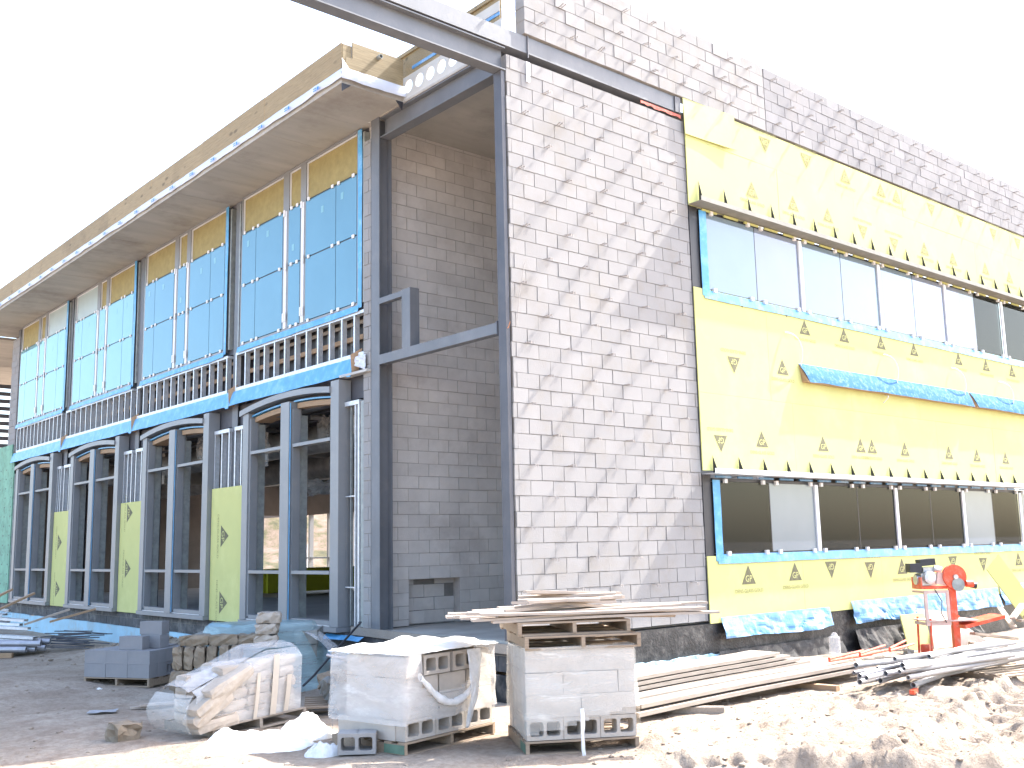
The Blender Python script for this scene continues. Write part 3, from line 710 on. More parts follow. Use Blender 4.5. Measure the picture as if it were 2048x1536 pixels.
# stud bands between the floors
for k, c in enumerate(cols[:4]):
    a_ = c+.22; b_ = c+4.92 if k < 3 else 22.7
    tr = MB().box(-.012,.11,a_,b_,4.325,4.375).box(-.012,.11,a_,b_,3.62,3.69)
    o = bp('stud_frame', tr, M['galv'])
    n = 12
    for i in range(n+1):
        yy = a_+.02+(b_-a_-.06)*i/n
        s_ = MB().box(-.011,-.006,yy,yy+.042,3.691,4.324).box(-.0055,.10,yy+.001,yy+.005,3.691,4.324).box(-.0055,.10,yy+.038,yy+.041,3.691,4.324) if False else MB().box(-.011,-.006,yy,yy+.042,3.691,4.324).box(-.0055,.10,yy+.036,yy+.041,3.691,4.324)
        bp('stud', s_, M['galv'] , o)
        if i > 0: bp('stud_web', MB().box(.25,.255,yy+.06,yy+.16,3.66,4.4), M['stud_web'], o)
        if i > 0: bp('knockout', MB().box(.2465,.249,yy+.10,yy+.125,3.84,3.93), M['gasket'], o)
    bp('blocking_plank', MB().box(.20,.235,a_+(.0 if k else .5),b_,3.98,4.06), M['raw_wood'], o)
    bp('blocking_plank', MB().box(.20,.235,a_,b_,4.24,4.30), M['lumber'], o)
bp('dark_band_backing', MB().box(.30,.32,3.62,23.0,3.62,4.4), M['gasket'])  # black sheet standing in for the dark interior behind the studs
# blue membrane hanging below the stud bands
for k, c in enumerate(cols[:4]):
    a_ = (c+.62 if k == 0 else c-.02); b_ = cols[k+1]-.05 if k < 3 else 22.9
    def mem(u, v, a_=a_, b_=b_):
        y = a_+(b_-a_)*u; dz = .28+.03*nz(y*1.3, 5, 2)+(.04 if u < .03 else 0)
        return (-.03-.07*v+.018*nz(y*2.5, v*3, 3), y, 3.62-dz*v)
    o = bp('membrane', MB().sheet(mem, 90, 4, thick=(.006,0,0)), M['blue_tape'])
    cr = MB().sheet(lambda u, v, a_=a_: (-.10+.12*u+.02*nz(u*5,v*5), a_-.16*u*(1-v)-.04*v, 3.66-.33*v+.10*u*(1-v)), 6, 6, thick=(.004,.004,0))
    bp('torn_corner', cr, M['raw_wood'], o)
bp('torn_paper', MB().sheet(lambda u, v: (-.06-.05*nz(u*4,v*4), 3.48+.3*u, 3.62-.25*v+.1*u*v), 8, 8, thick=(.004,0,0)), M['white_paper'])
bp('shelf_angle', MB().box(-.1,.05,3.38,4.2,3.33,3.37), M['concrete_pale'])
bp('lintel_beam', MB().box(.12,.30,3.38,23.0,2.98,3.36), M['steel_dark'], label='dark lintel beam behind the storefront heads')
# arched storefront frames
FR = [4.16, 9.03, 13.88, 18.72]
def arc_z(t, base, rise): return base + rise*(1-(2*t-1)**2)
def storefront(R, k):
    W = 3.39
    o = bp('storefront', MB().box(-.16,.10,R+.0,R+W,-.70,-.625), M['frame'])
    bp('jamb', MB().box(-.13,.10,R,R+.25,-.62,3.30), M['frame'], o); bp('jamb', MB().box(-.13,.10,R+W-.22,R+W,-.62,3.10), M['frame'], o)
    bp('mullion', MB().box(-.15,.10,R+1.60,R+1.90,-.62,3.13), M['frame'], o)
    # bowed head: curved band
    hd = MB(); n = 24
    def arch(mb, y0, y1, xa, xb, zlo, zhi, rlo, rhi):
        vs = []; fs = []
        for i in range(n+1):
            t = i/n; y = y0+(y1-y0)*t; tt = (y-R)/W
            zl = arc_z(tt, zlo, rlo*.75); zh = arc_z(tt, zhi, rhi*.75)
            vs += [(xa,y,zl),(xa,y,zh),(xb,y,zh),(xb,y,zl)]
        for i in range(n):
            for j in range(4):
                fs.append((i*4+j, i*4+(j+1)%4, (i+1)*4+(j+1)%4, (i+1)*4+j))
        fs += [(3,2,1,0),(n*4,n*4+1,n*4+2,n*4+3)]
        mb.add(vs, fs); return mb
    arch(hd, R+.251, R+W+.10, -.16, .10, 3.08, 3.18, .17, .17)
    bp('arched_head', hd, M['frame'], o)
    for (a_, b_) in ((.251,1.599),(1.901,W-.221)):
        bp('head_strip', arch(MB(), R+a_, R+b_, -.06, .08, 3.005, 3.03, .16, .16), M['blue_tape'], o)
        bp('head_liner', arch(MB(), R+a_+.05, R+b_-.05, -.02, .30, 2.90, 2.985, .15, .16), M['raw_wood'], o)
        ff = MB()
        ff.box(-.10,.05,R+a_,R+a_+.05,-.56,3.0).box(-.10,.05,R+b_-.05,R+b_,-.56,3.0)
        ff.box(-.10,.05,R+a_+.051,R+b_-.051,-.60,-.535)
        bp('light_frame', ff, M['frame'], o)
        for zz in (.19, 2.335):
            bp('transom', MB().box(-.11,.05,R+a_+.051,R+b_-.051,zz,zz+.055), M['frame'], o)
        # deep returns seen inside the opening
        bp('reveal', MB().box(.051,.20,R+b_-.03,R+b_,-.6,2.9), M['galv_dull'], o)
        bp('glazing_edge', MB().box(-.115,-.101,R+a_+.0,R+b_,-.62,-.605), M['galv'], o)
    bp('blue_strip', MB().box(-.135,-.131,R+1.57,R+1.595,-.6,3.1), M['blue_tape'], o)
for k, R in enumerate(FR): storefront(R, k)
# piers between the storefronts: stud frames and yellow boards
def logo(cx, cz, up=True, w=.36, text=True, faint=False, half=0):
    """triangular mark with letters cut out of it, and the board's name"""
    return (cx, cz, up, w, text, faint, half)
TXT = {}
def text_mesh(s, size):
    if (s, size) in TXT: return TXT[(s, size)]
    cu = bpy.data.curves.new('t', 'FONT'); cu.body = s; cu.size = size; cu.align_x = 'CENTER'; cu.resolution_u = 2
    ob = bpy.data.objects.new('t', cu); COL.objects.link(ob)
    bpy.context.view_layer.update()
    me = bpy.data.meshes.new_from_object(ob); bpy.data.objects.remove(ob)
    vs = [tuple(v.co) for v in me.vertices]; fs = [tuple(p.vertices) for p in me.polygons]
    bpy.data.meshes.remove(me)
    TXT[(s, size)] = (vs, fs); return TXT[(s, size)]
def mark(mb_print, mb_light, mb_text, ox, oz, up, yf, w=.36, rot=0, plane='y', text=True, sub=True):
    """add one printed mark. 2D coords (a,b) mapped onto the board plane"""
    h = w*.80; s = 1 if up else -1
    ca, sa = math.cos(rot), math.sin(rot)
    def pt(a, b, d):
        a, b = a*s, b*s
        a, b = a*ca-b*sa, a*sa+b*ca
        if plane == 'y': return (ox+a, yf-d, oz+b)
        return (yf-d, ox-a, oz+b)
    mb_print.add([pt(-w/2,-h/2,.001), pt(w/2,-h/2,.001), pt(0,h/2,.001)], [(0,1,2)])
    vs, fs = text_mesh('GP', w*.40)
    mb_light.add([pt(v[0], v[1]-h*.37, .0025) for v in vs], fs)
    if text:
        vs, fs = text_mesh('DENS-GLASS GOLD', w*.23)
        mb_text.add([pt(v[0], v[1]-h*.95, .001) for v in vs], fs)
BR = [7.55+.02, 12.45, 17.29]
BRE = [9.01, 13.86, 18.70]
tops = [1.80, 1.74, 1.72]
for k in range(3):
    a_, b_ = BR[k], BRE[k]
    o = bp('yellow_panel', MB().box(-.045,-.03,a_,b_,-.70,tops[k]), M['yellow'], label='narrow yellow sheathing board between storefronts')
    zs = {0: (.88,-.36), 1: (1.50,.26), 2: (.92,-.27)}[k]
    for zz in zs:
        p_, l_, t_ = MB(), MB(), MB()
        mark(p_, l_, t_, a_+.83, zz, True, -.046, w=.42, rot=-PI/2, plane='x', sub=False)
        bp('printed_logo', p_, M['print'], o); bp('printed_letters', l_, M['yellow'], o); bp('printed_name', t_, M['print_faint'], o)
    c = cols[k+1]
    for (s0, s1) in ((a_, c-.16), (c+.06, b_)):
        o2 = bp('pier_frame', MB().box(-.02,.10,s0,s1,2.86,2.93), M['galv'])
        m_ = (s0+s1)/2
        for yy in (s0, m_-.02, s1-.04):
            bp('stud', MB().box(-.012,-.007,yy,yy+.042,tops[k]-.1,2.859).box(-.0065,.10,yy+.036,yy+.041,tops[k]-.1,2.859), M['galv'], o2)
        bp('stud_web', MB().box(.12,.124,s0,s1,-.5,2.859), M['steel'], o2)
    bp('pier_lining', MB().box(.31,.33,a_,b_,-.6,3.0), M['steel_dark'])
bp('pier_frame', MB().box(-.02,.10,3.73,4.155,2.86,2.93), M['galv'])
bp('stud', MB().box(-.012,.08,3.73,3.775,-.6,2.859), M['galv']); bp('stud', MB().box(-.012,.08,3.84,3.865,-.6,2.859), M['galv'])
bp('stud', MB().box(.02,.06,4.02,4.04,-.6,2.859), M['galv_dull']); bp('stud', MB().box(-.0,.12,3.61,3.70,-.6,2.9), M['galv_dull'])
bp('bridging', MB().box(.0,.02,3.866,4.15,1.40,1.42).box(.0,.02,3.866,4.15,-.02,0), M['galv'])
bp('pier_lining', MB().box(.31,.33,3.65,4.15,-.6,3.0), M['gasket'])
bp('end_stud', MB().box(-.012,.08,22.14,22.19,-.6,2.5).box(-.012,.08,22.45,22.50,-.6,2.5), M['galv'])
bp('green_sheathing', MB().box(-.06,-.03,22.62,24.3,-.75,3.45).box(-.06,-.03,22.9,24.3,3.451,3.9), M['green_board'])
bp('end_trim', MB().box(-.03,.2,22.55,22.62,-.7,3.0), M['galv_dull'])
for i in range(14):
    for j in range(3): bp('fastener', MB().box(-.066,-.061,22.75+.6*j,22.80+.6*j,-.5+.28*i,-.46+.28*i), M['steel_dark'])
# footing on the left: dark block, foam board below
wall('footing', M['block_dark'], None, 'x', 0.0, 0.05, 24.3, -1.02, -.705, th=.19, seed=21, zoff=-1.02)
fm = MB().sheet(lambda u, v: (-.09+.03*nz(u*30, v*3, 3), 3.4+20.9*u, -1.0-.75*v+.05*nz(u*25,3,3)*(1-v)), 160, 4, thick=(.05,0,0))
bp('foam_board', fm, M['foam'])
fm = MB().sheet(lambda u, v: (-.05+.02*nz(u*30, v*3, 3), .0+3.35*u, -1.05-.7*v), 30, 4, thick=(.04,0,0))
bp('foam_board', fm, M['tar'])
bp('edge_board', MB().beam((-.03,3.9,-.66),(-.06,.1,-.72),.05,.12), M['lumber'], label='long board laid along the footing edge')
bp('edge_board', MB().box(-.085,-.045,2.2,2.28,-1.1,-.73), M['lumber'])
bp('blue_scrap', MB().sheet(lambda u, v: (-.07-.1*v, 3.5+1.1*u, -.74-.06*v+.03*nz(u*6,v*3)), 14, 4, thick=(.004,0,.004)), M['blue_tape'])
bp('blue_scrap', MB().sheet(lambda u, v: (-.07-.1*v, 7.9+.9*u, -.74-.05*v+.03*nz(u*6,v*3)), 14, 4, thick=(.004,0,.004)), M['blue_tape'])
# bracket of galvanised channel standing at the panel foot
bp('channel_offcut', MB().box(-.10,.0,.06,.075,-.62,-.2).box(-.10,-.085,-.04,.059,-.62,-.2), M['galv'])
# neighbouring wing beyond the end of the facade
bp('far_soffit', MB().box(-1.12,6,24.61,34,7.38,7.46), M['concrete'])
bp('far_wall', MB().box(.3,1.12,30.2,30.4,-1.3,7.19), M['steel_dark'])
for i in range(30): bp('louvre', MB().box(.3,4,29.9,29.98,-1.2+.27*i,-1.06+.27*i), M['steel_dark'])
# ------------------------------------------------------------------ right facade: yellow sheathing
YF = -0.035; XE = 21.0
def boards(z0, z1, xs, step, zrows, seed):
    rs = random.Random(seed); mb = MB(); zs = [z0]+list(zrows)+[z1]
    for j in range(len(zs)-1):
        x = xs; first = True
        off = (j % 2)*.6
        while x < XE:
            x2 = min(XE, x+step-(off if first else 0)); first = False
            g = .0012; d = rs.uniform(0, .003)
            mb.box(x+g, x2-g, YF-d, YF+.016, zs[j]+g, zs[j+1]-g); x = x2
    return mb
bp('backing_board', MB().box(3.79, XE, -.015, .02, -.6, .34).box(3.79,XE,-.015,.02,1.66,4.52).box(3.79,XE,-.015,.02,5.92,7.60), M['steel_dark'])
yup = bp('yellow_sheathing', boards(5.90, 7.66, 3.76, 2.48, [7.05], 1), M['yellow'], label='upper band of yellow sheathing')
ymid = bp('yellow_sheathing', boards(1.66, 4.56, 3.78, 2.48, [2.88], 2), M['yellow'], label='middle band of yellow sheathing')
ylow = bp('yellow_sheathing', boards(-.64, .36, 3.78, 2.48, [], 3), M['yellow'], label='bottom band of yellow sheathing')
flap = MB().sheet(lambda u, v: (3.73+1.3*u, -.045-.03*u*u-.02*v, 7.70-.62*v+.02*u), 8, 6, thick=(0,.008,0))
bp('loose_flap', flap, M['yellow'], yup)
UP = [(4.42,7.50,'d'),(5.94,7.45,'d'),(7.2,7.45,'d'),(8.49,7.47,'u'),(9.79,7.47,'u'),(10.4,7.47,'u'),(11.82,7.45,'d'),(13.12,7.45,'d'),(14.71,7.45,'d'),(15.98,7.45,'d'),(5.47,6.54,'u'),(6.68,6.55,'u'),(7.79,6.55,'u'),(8.99,6.43,'d'),(10.15,6.39,'d'),(11.38,6.54,'u'),(12.61,6.53,'u'),(14.13,6.56,'u'),(15.34,6.55,'u')]
MD = [(6.78,4.29,'u'),(8.04,4.3,'u'),(9.33,4.31,'u'),(10.58,4.31,'u'),(12.44,4.31,'u'),(13.7,4.3,'u'),(14.98,4.29,'u'),(4.7,3.41,'d'),(6.04,3.51,'u'),(4.25,2.11,'d'),(5.33,2.24,'u'),(7.11,2.25,'u'),(8.33,2.28,'u'),(8.72,2.28,'u'),(9.91,2.28,'u'),(11.66,2.29,'u'),(12.88,2.28,'u'),(14.22,2.28,'u')]
LO = [(4.77,.07,'u'),(6.03,.08,'u'),(7.1,.07,'d'),(8.35,.03,'d'),(9.46,.07,'u'),(11.43,.06,'d'),(12.72,-.0,'d'),(14.38,.09,'u')]
for lst, par, w in ((UP, yup, .34), (MD, ymid, .33), (LO, ylow, .36)):
    for (x, z, o_) in lst:
        p_, l_, t_ = MB(), MB(), MB()
        mark(p_, l_, t_, x, z-.02, o_ == 'u', YF-.004, w=w)
        mt = M['print'] if par is not yup else M['print_faint']
        bp('printed_logo', p_, mt, par); bp('printed_letters', l_, M['yellow'], par); bp('printed_name', t_, M['print_faint'], par)
for x in (5.0, 6.25): bp('printed_logo', MB().add([(x-.1, YF-.006, 4.50),(x+.1, YF-.006, 4.50),(x, YF-.006, 4.38)], [(0,2,1)]), M['print'], ymid)
# ribbon windows
def ribbon(z0, z1, kinds, lab, hoodz):
    o = bp('ribbon_window', MB().box(4.02, XE, -.02, .06, z0-.05, z0-.005).box(4.02, XE, -.02, .06, z1+.005, z1+.05).box(4.06,4.14,-.02,.06,z0,z1), M['gasket'], label=lab)
    x = 4.17; k = 0
    while x < XE-1.2:
        kd = kinds[k] if k < len(kinds) else kinds[-1]
        if kd == 'half':
            bp('pane', MB().box(x, x+.62, -.03, -.005, z0, z1), M['pane_lilac'], o); bp('pane', MB().box(x+.625, x+1.28, -.03, -.005, z0, z1), M['pane_grey'], o)
        else:
            bp('pane', MB().box(x, x+1.28, -.03, -.005, z0, z1), M[kd], o)
        if k % 2 == 1:
            bp('mullion_cap', MB().box(x+1.262, x+1.352, -.062, -.031, z0-.02, z1+.0), M['white_metal'], o)
            x += 1.345
        else:
            bp('gasket', MB().box(x+1.282, x+1.298, -.032, .0, z0, z1), M['gasket'], o); x += 1.30
        xa = x-1.3
        for zz in (z0-.005, z1+.01):
            for xx in (xa+.12, xa+1.1): bp('setting_block', MB().box(xx-.035, xx+.035, -.075, -.033, zz-.035, zz+.03), M['white_clip'], o)
        k += 1
    bp('flashing_tape', MB().sheet(lambda u, v: (3.99+.15*u+.02*nz(v*4, z0), -.045-.02*u, z0-.12+(z1-z0+.14)*v), 3, 20, thick=(0,.006,0)), M['blue_tape'], o)
    bp('flashing_tape', MB().sheet(lambda u, v: (4.03+(XE-4.03)*u, -.042-.012*v+.006*nz(u*60, v, 2), z0-.02-(.14+.02*nz(u*40, 3, 2))*v), 200, 2, thick=(0,.004,0)), M['blue_tape'], o)
    bp('jamb_membrane', MB().box(3.782,3.985,-.012,.012,z0-.05,z1+.12), M['gasket'])
    # projecting hood with triangular brackets
    P_ = .30
    hd = MB().box(3.74, XE, -P_, -.04, hoodz, hoodz+.006).box(3.74, XE, -P_-.008, -P_, hoodz-.0, hoodz+.075)
    h = bp('window_hood', hd, M['galv'] if hoodz < 3 else M['hood_tan'], label='projecting metal hood over the ribbon windows')
    for k in range(26):
        xx = 4.02+.655*k
        bp('bracket', MB().prism([(xx, -.04, hoodz+.01),(xx, -.15, hoodz+.01),(xx, -.045, hoodz+(.30 if hoodz < 3 else .46))], (.006,0,0)), M['gasket'], h)
    for k in range(30):
        xx = 4.05+.56*k
        bp('shim', MB().box(xx, xx+.38, -.07, -.045, hoodz-.045, hoodz-.012), M['yellow'] if hoodz > 3 else M['blue_pale'], h)
ribbon(4.57, 5.84, ['pane_blue','pane_lilac','pane_blue','pane_blue','pane_blue','pane_lilac','half','pane_dark','pane_dark','pane_dark'], 'upper strip of windows backed with pale film', 5.90)
ribbon(.40, 1.50, ['pane_dark','pane_grey','pane_dark','pane_dark','pane_dark','pane_dark','pane_grey','pane_dark','pane_grey','pane_dark'], 'lower strip of windows, some dark and some greyed', 1.60)
# dim rooms behind the ribbon windows
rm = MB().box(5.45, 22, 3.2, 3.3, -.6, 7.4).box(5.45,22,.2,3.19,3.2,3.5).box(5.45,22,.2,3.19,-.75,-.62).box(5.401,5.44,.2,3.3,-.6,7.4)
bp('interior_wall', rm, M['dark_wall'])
for x in (7.6, 9.9, 12.5): bp('interior_column', MB().box(x,x+.15,.9,1.05,-.6,3.1), M['steel'])
# sloping blue wrapped ledge
for (x0, x1) in ((6.50, 12.70), (12.76, 18.2)):
    prof = lambda v: ((YF-.01) + (-.13)*v - .015*math.sin(v*PI), 3.60-.33*v)
    def lw(u, v, x0=x0, x1=x1):
        y, z = prof(v); x = x0+(x1-x0)*u
        return (x+.14*v*(1-u), y-.012*nz(x*3, v*4, 3), z+.03*nz(x*2, 4, 2)*v)
    o = bp('blue_ledge', MB().sheet(lw, 120, 8), M['blue_wrap'], label='sloping ledge wrapped in torn blue membrane')
    bp('ledge_core', MB().prism([(x0+.02, YF-.006, 3.59),(x0+.10, YF-.128, 3.27),(x0+.10, YF-.006, 3.27)], (x1-x0-.05,0,0)), M['raw_wood'], o)
for (xa, za, xb, zb) in ((6.15,4.1,6.55,3.55),(9.35,4.05,9.75,3.50),(12.05,4.05,12.5,3.45),(14.2,3.95,14.75,3.4),(9.3,3.25,9.2,3.1)):
    pts = [(xa+(xb-xa)*(math.sin(t/10*PI/2)), -.06-.10*math.sin(t/10*PI), za+(zb-za)*(1-math.cos(t/10*PI/2))) for t in range(11)]
    bp('cable', MB().tube(pts, .011, 6), M['white_cable'])
# foot of the wall
bp('footing', MB().box(.05, XE, -.012, .2, -1.8, -.642), M['tar'], label='black dampproofed footing')
def drape(x0, x1, zt, zb, y0, amp, fq, seed, t=(0,.005,0)):
    def fn(u, v):
        x = x0+(x1-x0)*u; w = nz(x*fq+seed, v*1.2, 3)
        return (x, y0-.06*v-amp*abs(w)*(0.3+v)*2, zt-(zt-zb)*v+.10*nz(x*1.3+seed, 2, 2)*v)
    return MB().sheet(fn, int((x1-x0)*22), 10, thick=t)
bp('blue_drape', drape(4.0, 6.9, -.56, -.88, -.055, .10, 2.2, 3), M['blue_pale'], label='short blue membrane hanging at the wall foot')
bp('blue_drape', drape(7.6, 13.2, -.50, -.88, -.055, .12, 2.2, 9), M['blue_pale'], label='long blue membrane hanging at the wall foot')
bp('blue_drape', drape(13.3, 18, -.45, -.85, -.055, .12, 2.2, 29), M['blue_pale'])
bp('fabric_drape', drape(3.9, 7.2, -1.05, -1.5, -.08, .16, 1.6, 13), M['fabric_dark'])
bp('fabric_drape', drape(7.6, 12.0, -.98, -1.5, -.10, .30, 2.6, 23), M['fabric_dark'])
bp('foam_strip', MB().sheet(lambda u, v: (1.2+2.9*u, -.05-.05*v+.04*nz(u*20,v*4,3), -1.08-.35*v+.07*nz(u*18,5,3)*(1-v)), 60, 5, thick=(0,.03,0)), M['foam'])
# wire ties
tie = MB()
tie.box(-.028,-.017,-.12,.0,-.004,.004).box(.017,.028,-.12,.0,-.004,.004).box(-.0155,.0155,-.045,-.033,-.003,.003).box(-.0155,.0155,-.12,-.108,-.003,.003)
tie.box(-.030,-.016,-.126,-.1205,-.035,.004).box(.016,.030,-.126,-.1205,-.035,.004)
tie_me = tie.mesh('wall_tie'); tie_me.materials.append(M['wire'])
rs = random.Random(12)
def ties(owner, zs, x0, x1, yf, dx=.81):
    n = 0
    for j, z in enumerate(zs):
        x = x0+(.2+.41*(j % 2))
        while x < x1-.03:
            if n < 99 and rs.random() < .93:
                part('wall_tie', tie_me, None, owner, (x+rs.uniform(-.07,.07), yf-rs.uniform(0,.012), z-GZ+rs.uniform(-.01,.01)), (rs.uniform(-.1,.1),0,rs.uniform(-.25,.25))); n += 1
            x += dx
ties(panel, [C*k for k in range(0, 36, 2)], .02, 3.75, -.002, dx=.78)
ties(para, [7.70+C*k for k in (1, 3, 5)], .35, 5.95, -.052, dx=.62)
ties(para2, [7.70+C*k for k in (1, 3, 5)], 6.05, 18, -.047, dx=.7)
# ------------------------------------------------------------------ loose things
def at(x, y, dz=0): return (x, y, gh(x, y)+dz)
RYAW = math.radians(-40.6)       # image-right direction
# --- block with two cores (axis z), 0.40 x 0.19 x 0.195
def core_block(L=.40, D=.195, H=.195, t=.034):
    mb = MB()
    n = 10
    def rr(cx, w, h, r):      # rounded rectangle
        pts = []
        for qx, qy, a0 in ((1,1,0),(-1,1,90),(-1,-1,180),(1,-1,270)):
            for k in range(4):
                a = math.radians(a0+30*k); pts.append((cx+qx*(w/2-r)+r*math.cos(a), qy*(h/2-r)+r*math.sin(a)))
        return pts
    holes = []
    wch = (L-3*t)/2
    for s in (-1, 1):
        cx = s*(wch+t)/2; holes.append((rr(cx, wch, D-2*t, .025), cx))
    for s, (hp, cx) in zip((-1, 1), holes):
        x0, x1 = (-L/2, 0) if s < 0 else (0, L/2)
        m = len(hp)
        outer = []
        for (px, py) in hp:
            dx, dy = px-cx, py
            kx = ((x1-cx) if dx > 0 else (x0-cx))/dx if abs(dx) > 1e-6 else 1e9
            ky = ((D/2) if dy > 0 else (-D/2))/dy if abs(dy) > 1e-6 else 1e9
            k = min(kx, ky); outer.append((cx+dx*k, dy*k))
        vs = []
        for z in (-H/2, H/2): vs += [(a, b, z) for a, b in outer]+[(a, b, z) for a, b in hp]
        fs = []
        for i in range(m):
            j = (i+1) % m
            fs += [(j, i, m+i, m+j), (2*m+i, 2*m+j, 3*m+j, 3*m+i), (m+i, m+j, 3*m+j, 3*m+i)[::-1]]
            fs.append((i, j, 2*m+j, 2*m+i))
        # corners of the rectangle
        mb.add(vs, fs)
        for (qx, qy) in ((x0,-D/2),(x0,D/2),(x1,-D/2),(x1,D/2)):
            near = sorted(range(m), key=lambda i: (outer[i][0]-qx)**2+(outer[i][1]-qy)**2)
            a, b = near[0], near[1]
            if abs(qx) > .01:
                e = [(qx,qy), outer[a], outer[b]]
                mb.add([(p[0],p[1],z) for z in (-H/2, H/2) for p in e], [(0,1,2),(3,5,4),(0,1,4,3),(0,3,5,2)])
            else:
                e = [(qx,qy), outer[a], outer[b]]
                mb.add([(p[0],p[1],z) for z in (-H/2, H/2) for p in e], [(0,1,2),(3,5,4)])
    return mb
CB = core_block().mesh('core_block')
def mat_mesh(me, mat):
    m = me.copy(); m.materials.clear(); m.materials.append(mat); return m
CB_new = mat_mesh(CB, M['block_new']); CB_tan = mat_mesh(CB, M['block_tan']); CB_grey = mat_mesh(CB, M['cmu_grey'])
SB = {}
def solid_block(L, D, H, mat, seed=0, jit=.004):
    rs_ = random.Random(seed); mb = MB(); random.seed(seed)
    mb.obox((0,0,0), (L, D, H), (0,0,0), jit); return mb
# --- pallet: runners along local y (depth), boards along x
def make_pallet(loc, rot, label, W=1.05, D=1.15, green=True, group=None, mat=None):
    t = thing('pallet', label, 'pallet', loc, rot, group)
    mt = mat or M['pallet']
    rs_ = random.Random(int(abs(loc[0]*100))+3)
    n = 6
    for k in range(n):
        y = -D/2+.05+(D-.1)*k/(n-1)
        part('deck_board', MB().box(-W/2, W/2, y-.047, y+.047, .114+rs_.uniform(-.001,.001), .132), mt, t)
    for k in range(3):
        y = -D/2+.06+(D-.12)*k/2
        part('base_board', MB().box(-W/2+.005, W/2, y-.045, y+.045, 0, .018), mt, t)
    for k in range(3):
        x = -W/2+.02+(W-.04)*k/2
        part('runner', MB().box(x-.019, x+.019, -D/2+.004, D/2-.004, .0185, .1135), mt, t)
    if green:
        part('painted_end', MB().box(-W/2-.002, -W/2+.12, -D/2-.0015, -D/2+.0025, .022, .11) if False else MB().box(-W/2-.003,-W/2+.0005,-D/2+.01,-D/2+.28,.025,.108), M['pallet_green'], t)
    return t
def loc_of(base, yaw, p):
    c, s = math.cos(yaw), math.sin(yaw); return (base[0]+p[0]*c-p[1]*s, base[1]+p[0]*s+p[1]*c, base[2]+p[2])

# ---------- tall wrapped stack with pallets and planks on top
yw = math.radians(-31.0)
u = Vector((math.cos(yw), math.sin(yw), 0)); v = Vector((-math.sin(yw), math.cos(yw), 0))
FL = Vector((-1.98, -2.36, GZ-.02)); W_ = 1.13; D_ = 1.05
ctr = FL + u*W_/2 + v*D_/2
make_pallet(tuple(ctr), yw, 'sunlit pallet under the tall wrapped block stack', W_, D_)
z0 = ctr.z+.135; hh = .212
SG = 'concrete blocks in the tall wrapped stack'
# bottom course: cores facing out (three across), upper courses: long plain faces
lbl_b = '{} hollow cored block facing the {} at the bottom of the tall stack'
sx = (W_-.05)/1.2
bb = None
for i in range(3):
    for j in range(2):
        p = loc_of((ctr.x, ctr.y, z0), yw, ((i-1)*(W_-.03)/3, -D_/2+.02+.10+ (0 if j == 0 else D_-.245), hh/2))
        e = Euler((PI/2, 0, yw + (0 if j == 0 else PI)))
        ob = solo('concrete_block', CB_tan, None, lbl_b.format(('left','middle','right')[i], ('front','back')[j]), 'concrete block', p, e, SG)
        ob.scale = ((W_-.045)/3/.40, hh*.97/.195, 1.0); bb = bb or ob
CW = ('second', 'third', 'topmost')
def plain(L, D, H, seed, mat):
    m_ = solid_block(L-.006, D, H-.006, None, seed).mesh('concrete_block'); m_.materials.append(mat); return m_
FW = W_-.03
for c in range(3):
    cuts = {0: (0, .5, 1), 1: (0, .34, .84, 1), 2: (0, .52, 1)}[c]
    for i in range(len(cuts)-1):
        xa, xb = -FW/2+FW*cuts[i], -FW/2+FW*cuts[i+1]
        side_ = ('left', 'middle' if len(cuts) > 3 else 'right', 'right')[i]
        for j in (0, 1):
            p = loc_of((ctr.x, ctr.y, z0+hh*(c+1)), yw, ((xa+xb)/2, (-D_/2+.02+.12) if j == 0 else (D_/2-.14), hh/2))
            solo('concrete_block', plain(xb-xa, .24, hh, 3+c*5+i, M['block_tan']), None, 'plain tan block, {} in {} course, {} of the tall wrapped stack'.format(side_, CW[c], ('front', 'back')[j]), 'concrete block', p, (0,0,yw+random.uniform(-.01,.01)), SG)
for c in range(4):
    for j in range(2):
        p = loc_of((ctr.x, ctr.y, z0+hh*c), yw, (-W_/2+.14, (j-.5)*(D_-.52)/2, hh/2))
        solo('concrete_block', plain(.24, (D_-.52)/2, hh, 40+c, M['block_tan']), None, 'end-on block, {} in {} course, left side of the tall wrapped stack'.format(('nearer','farther')[j], ('lowest',)[0] if c == 0 else CW[c-1]), 'concrete block', p, (0,0,yw), SG)
solo('stack_filler', MB().box(-W_/2+.28, W_/2-.28, -D_/2+.28, D_/2-.28, 0, hh*4-.03), M['block_tan'], 'inner blocks of the tall wrapped stack seen between the cores', 'blocks', (ctr.x, ctr.y, z0), (0,0,yw))
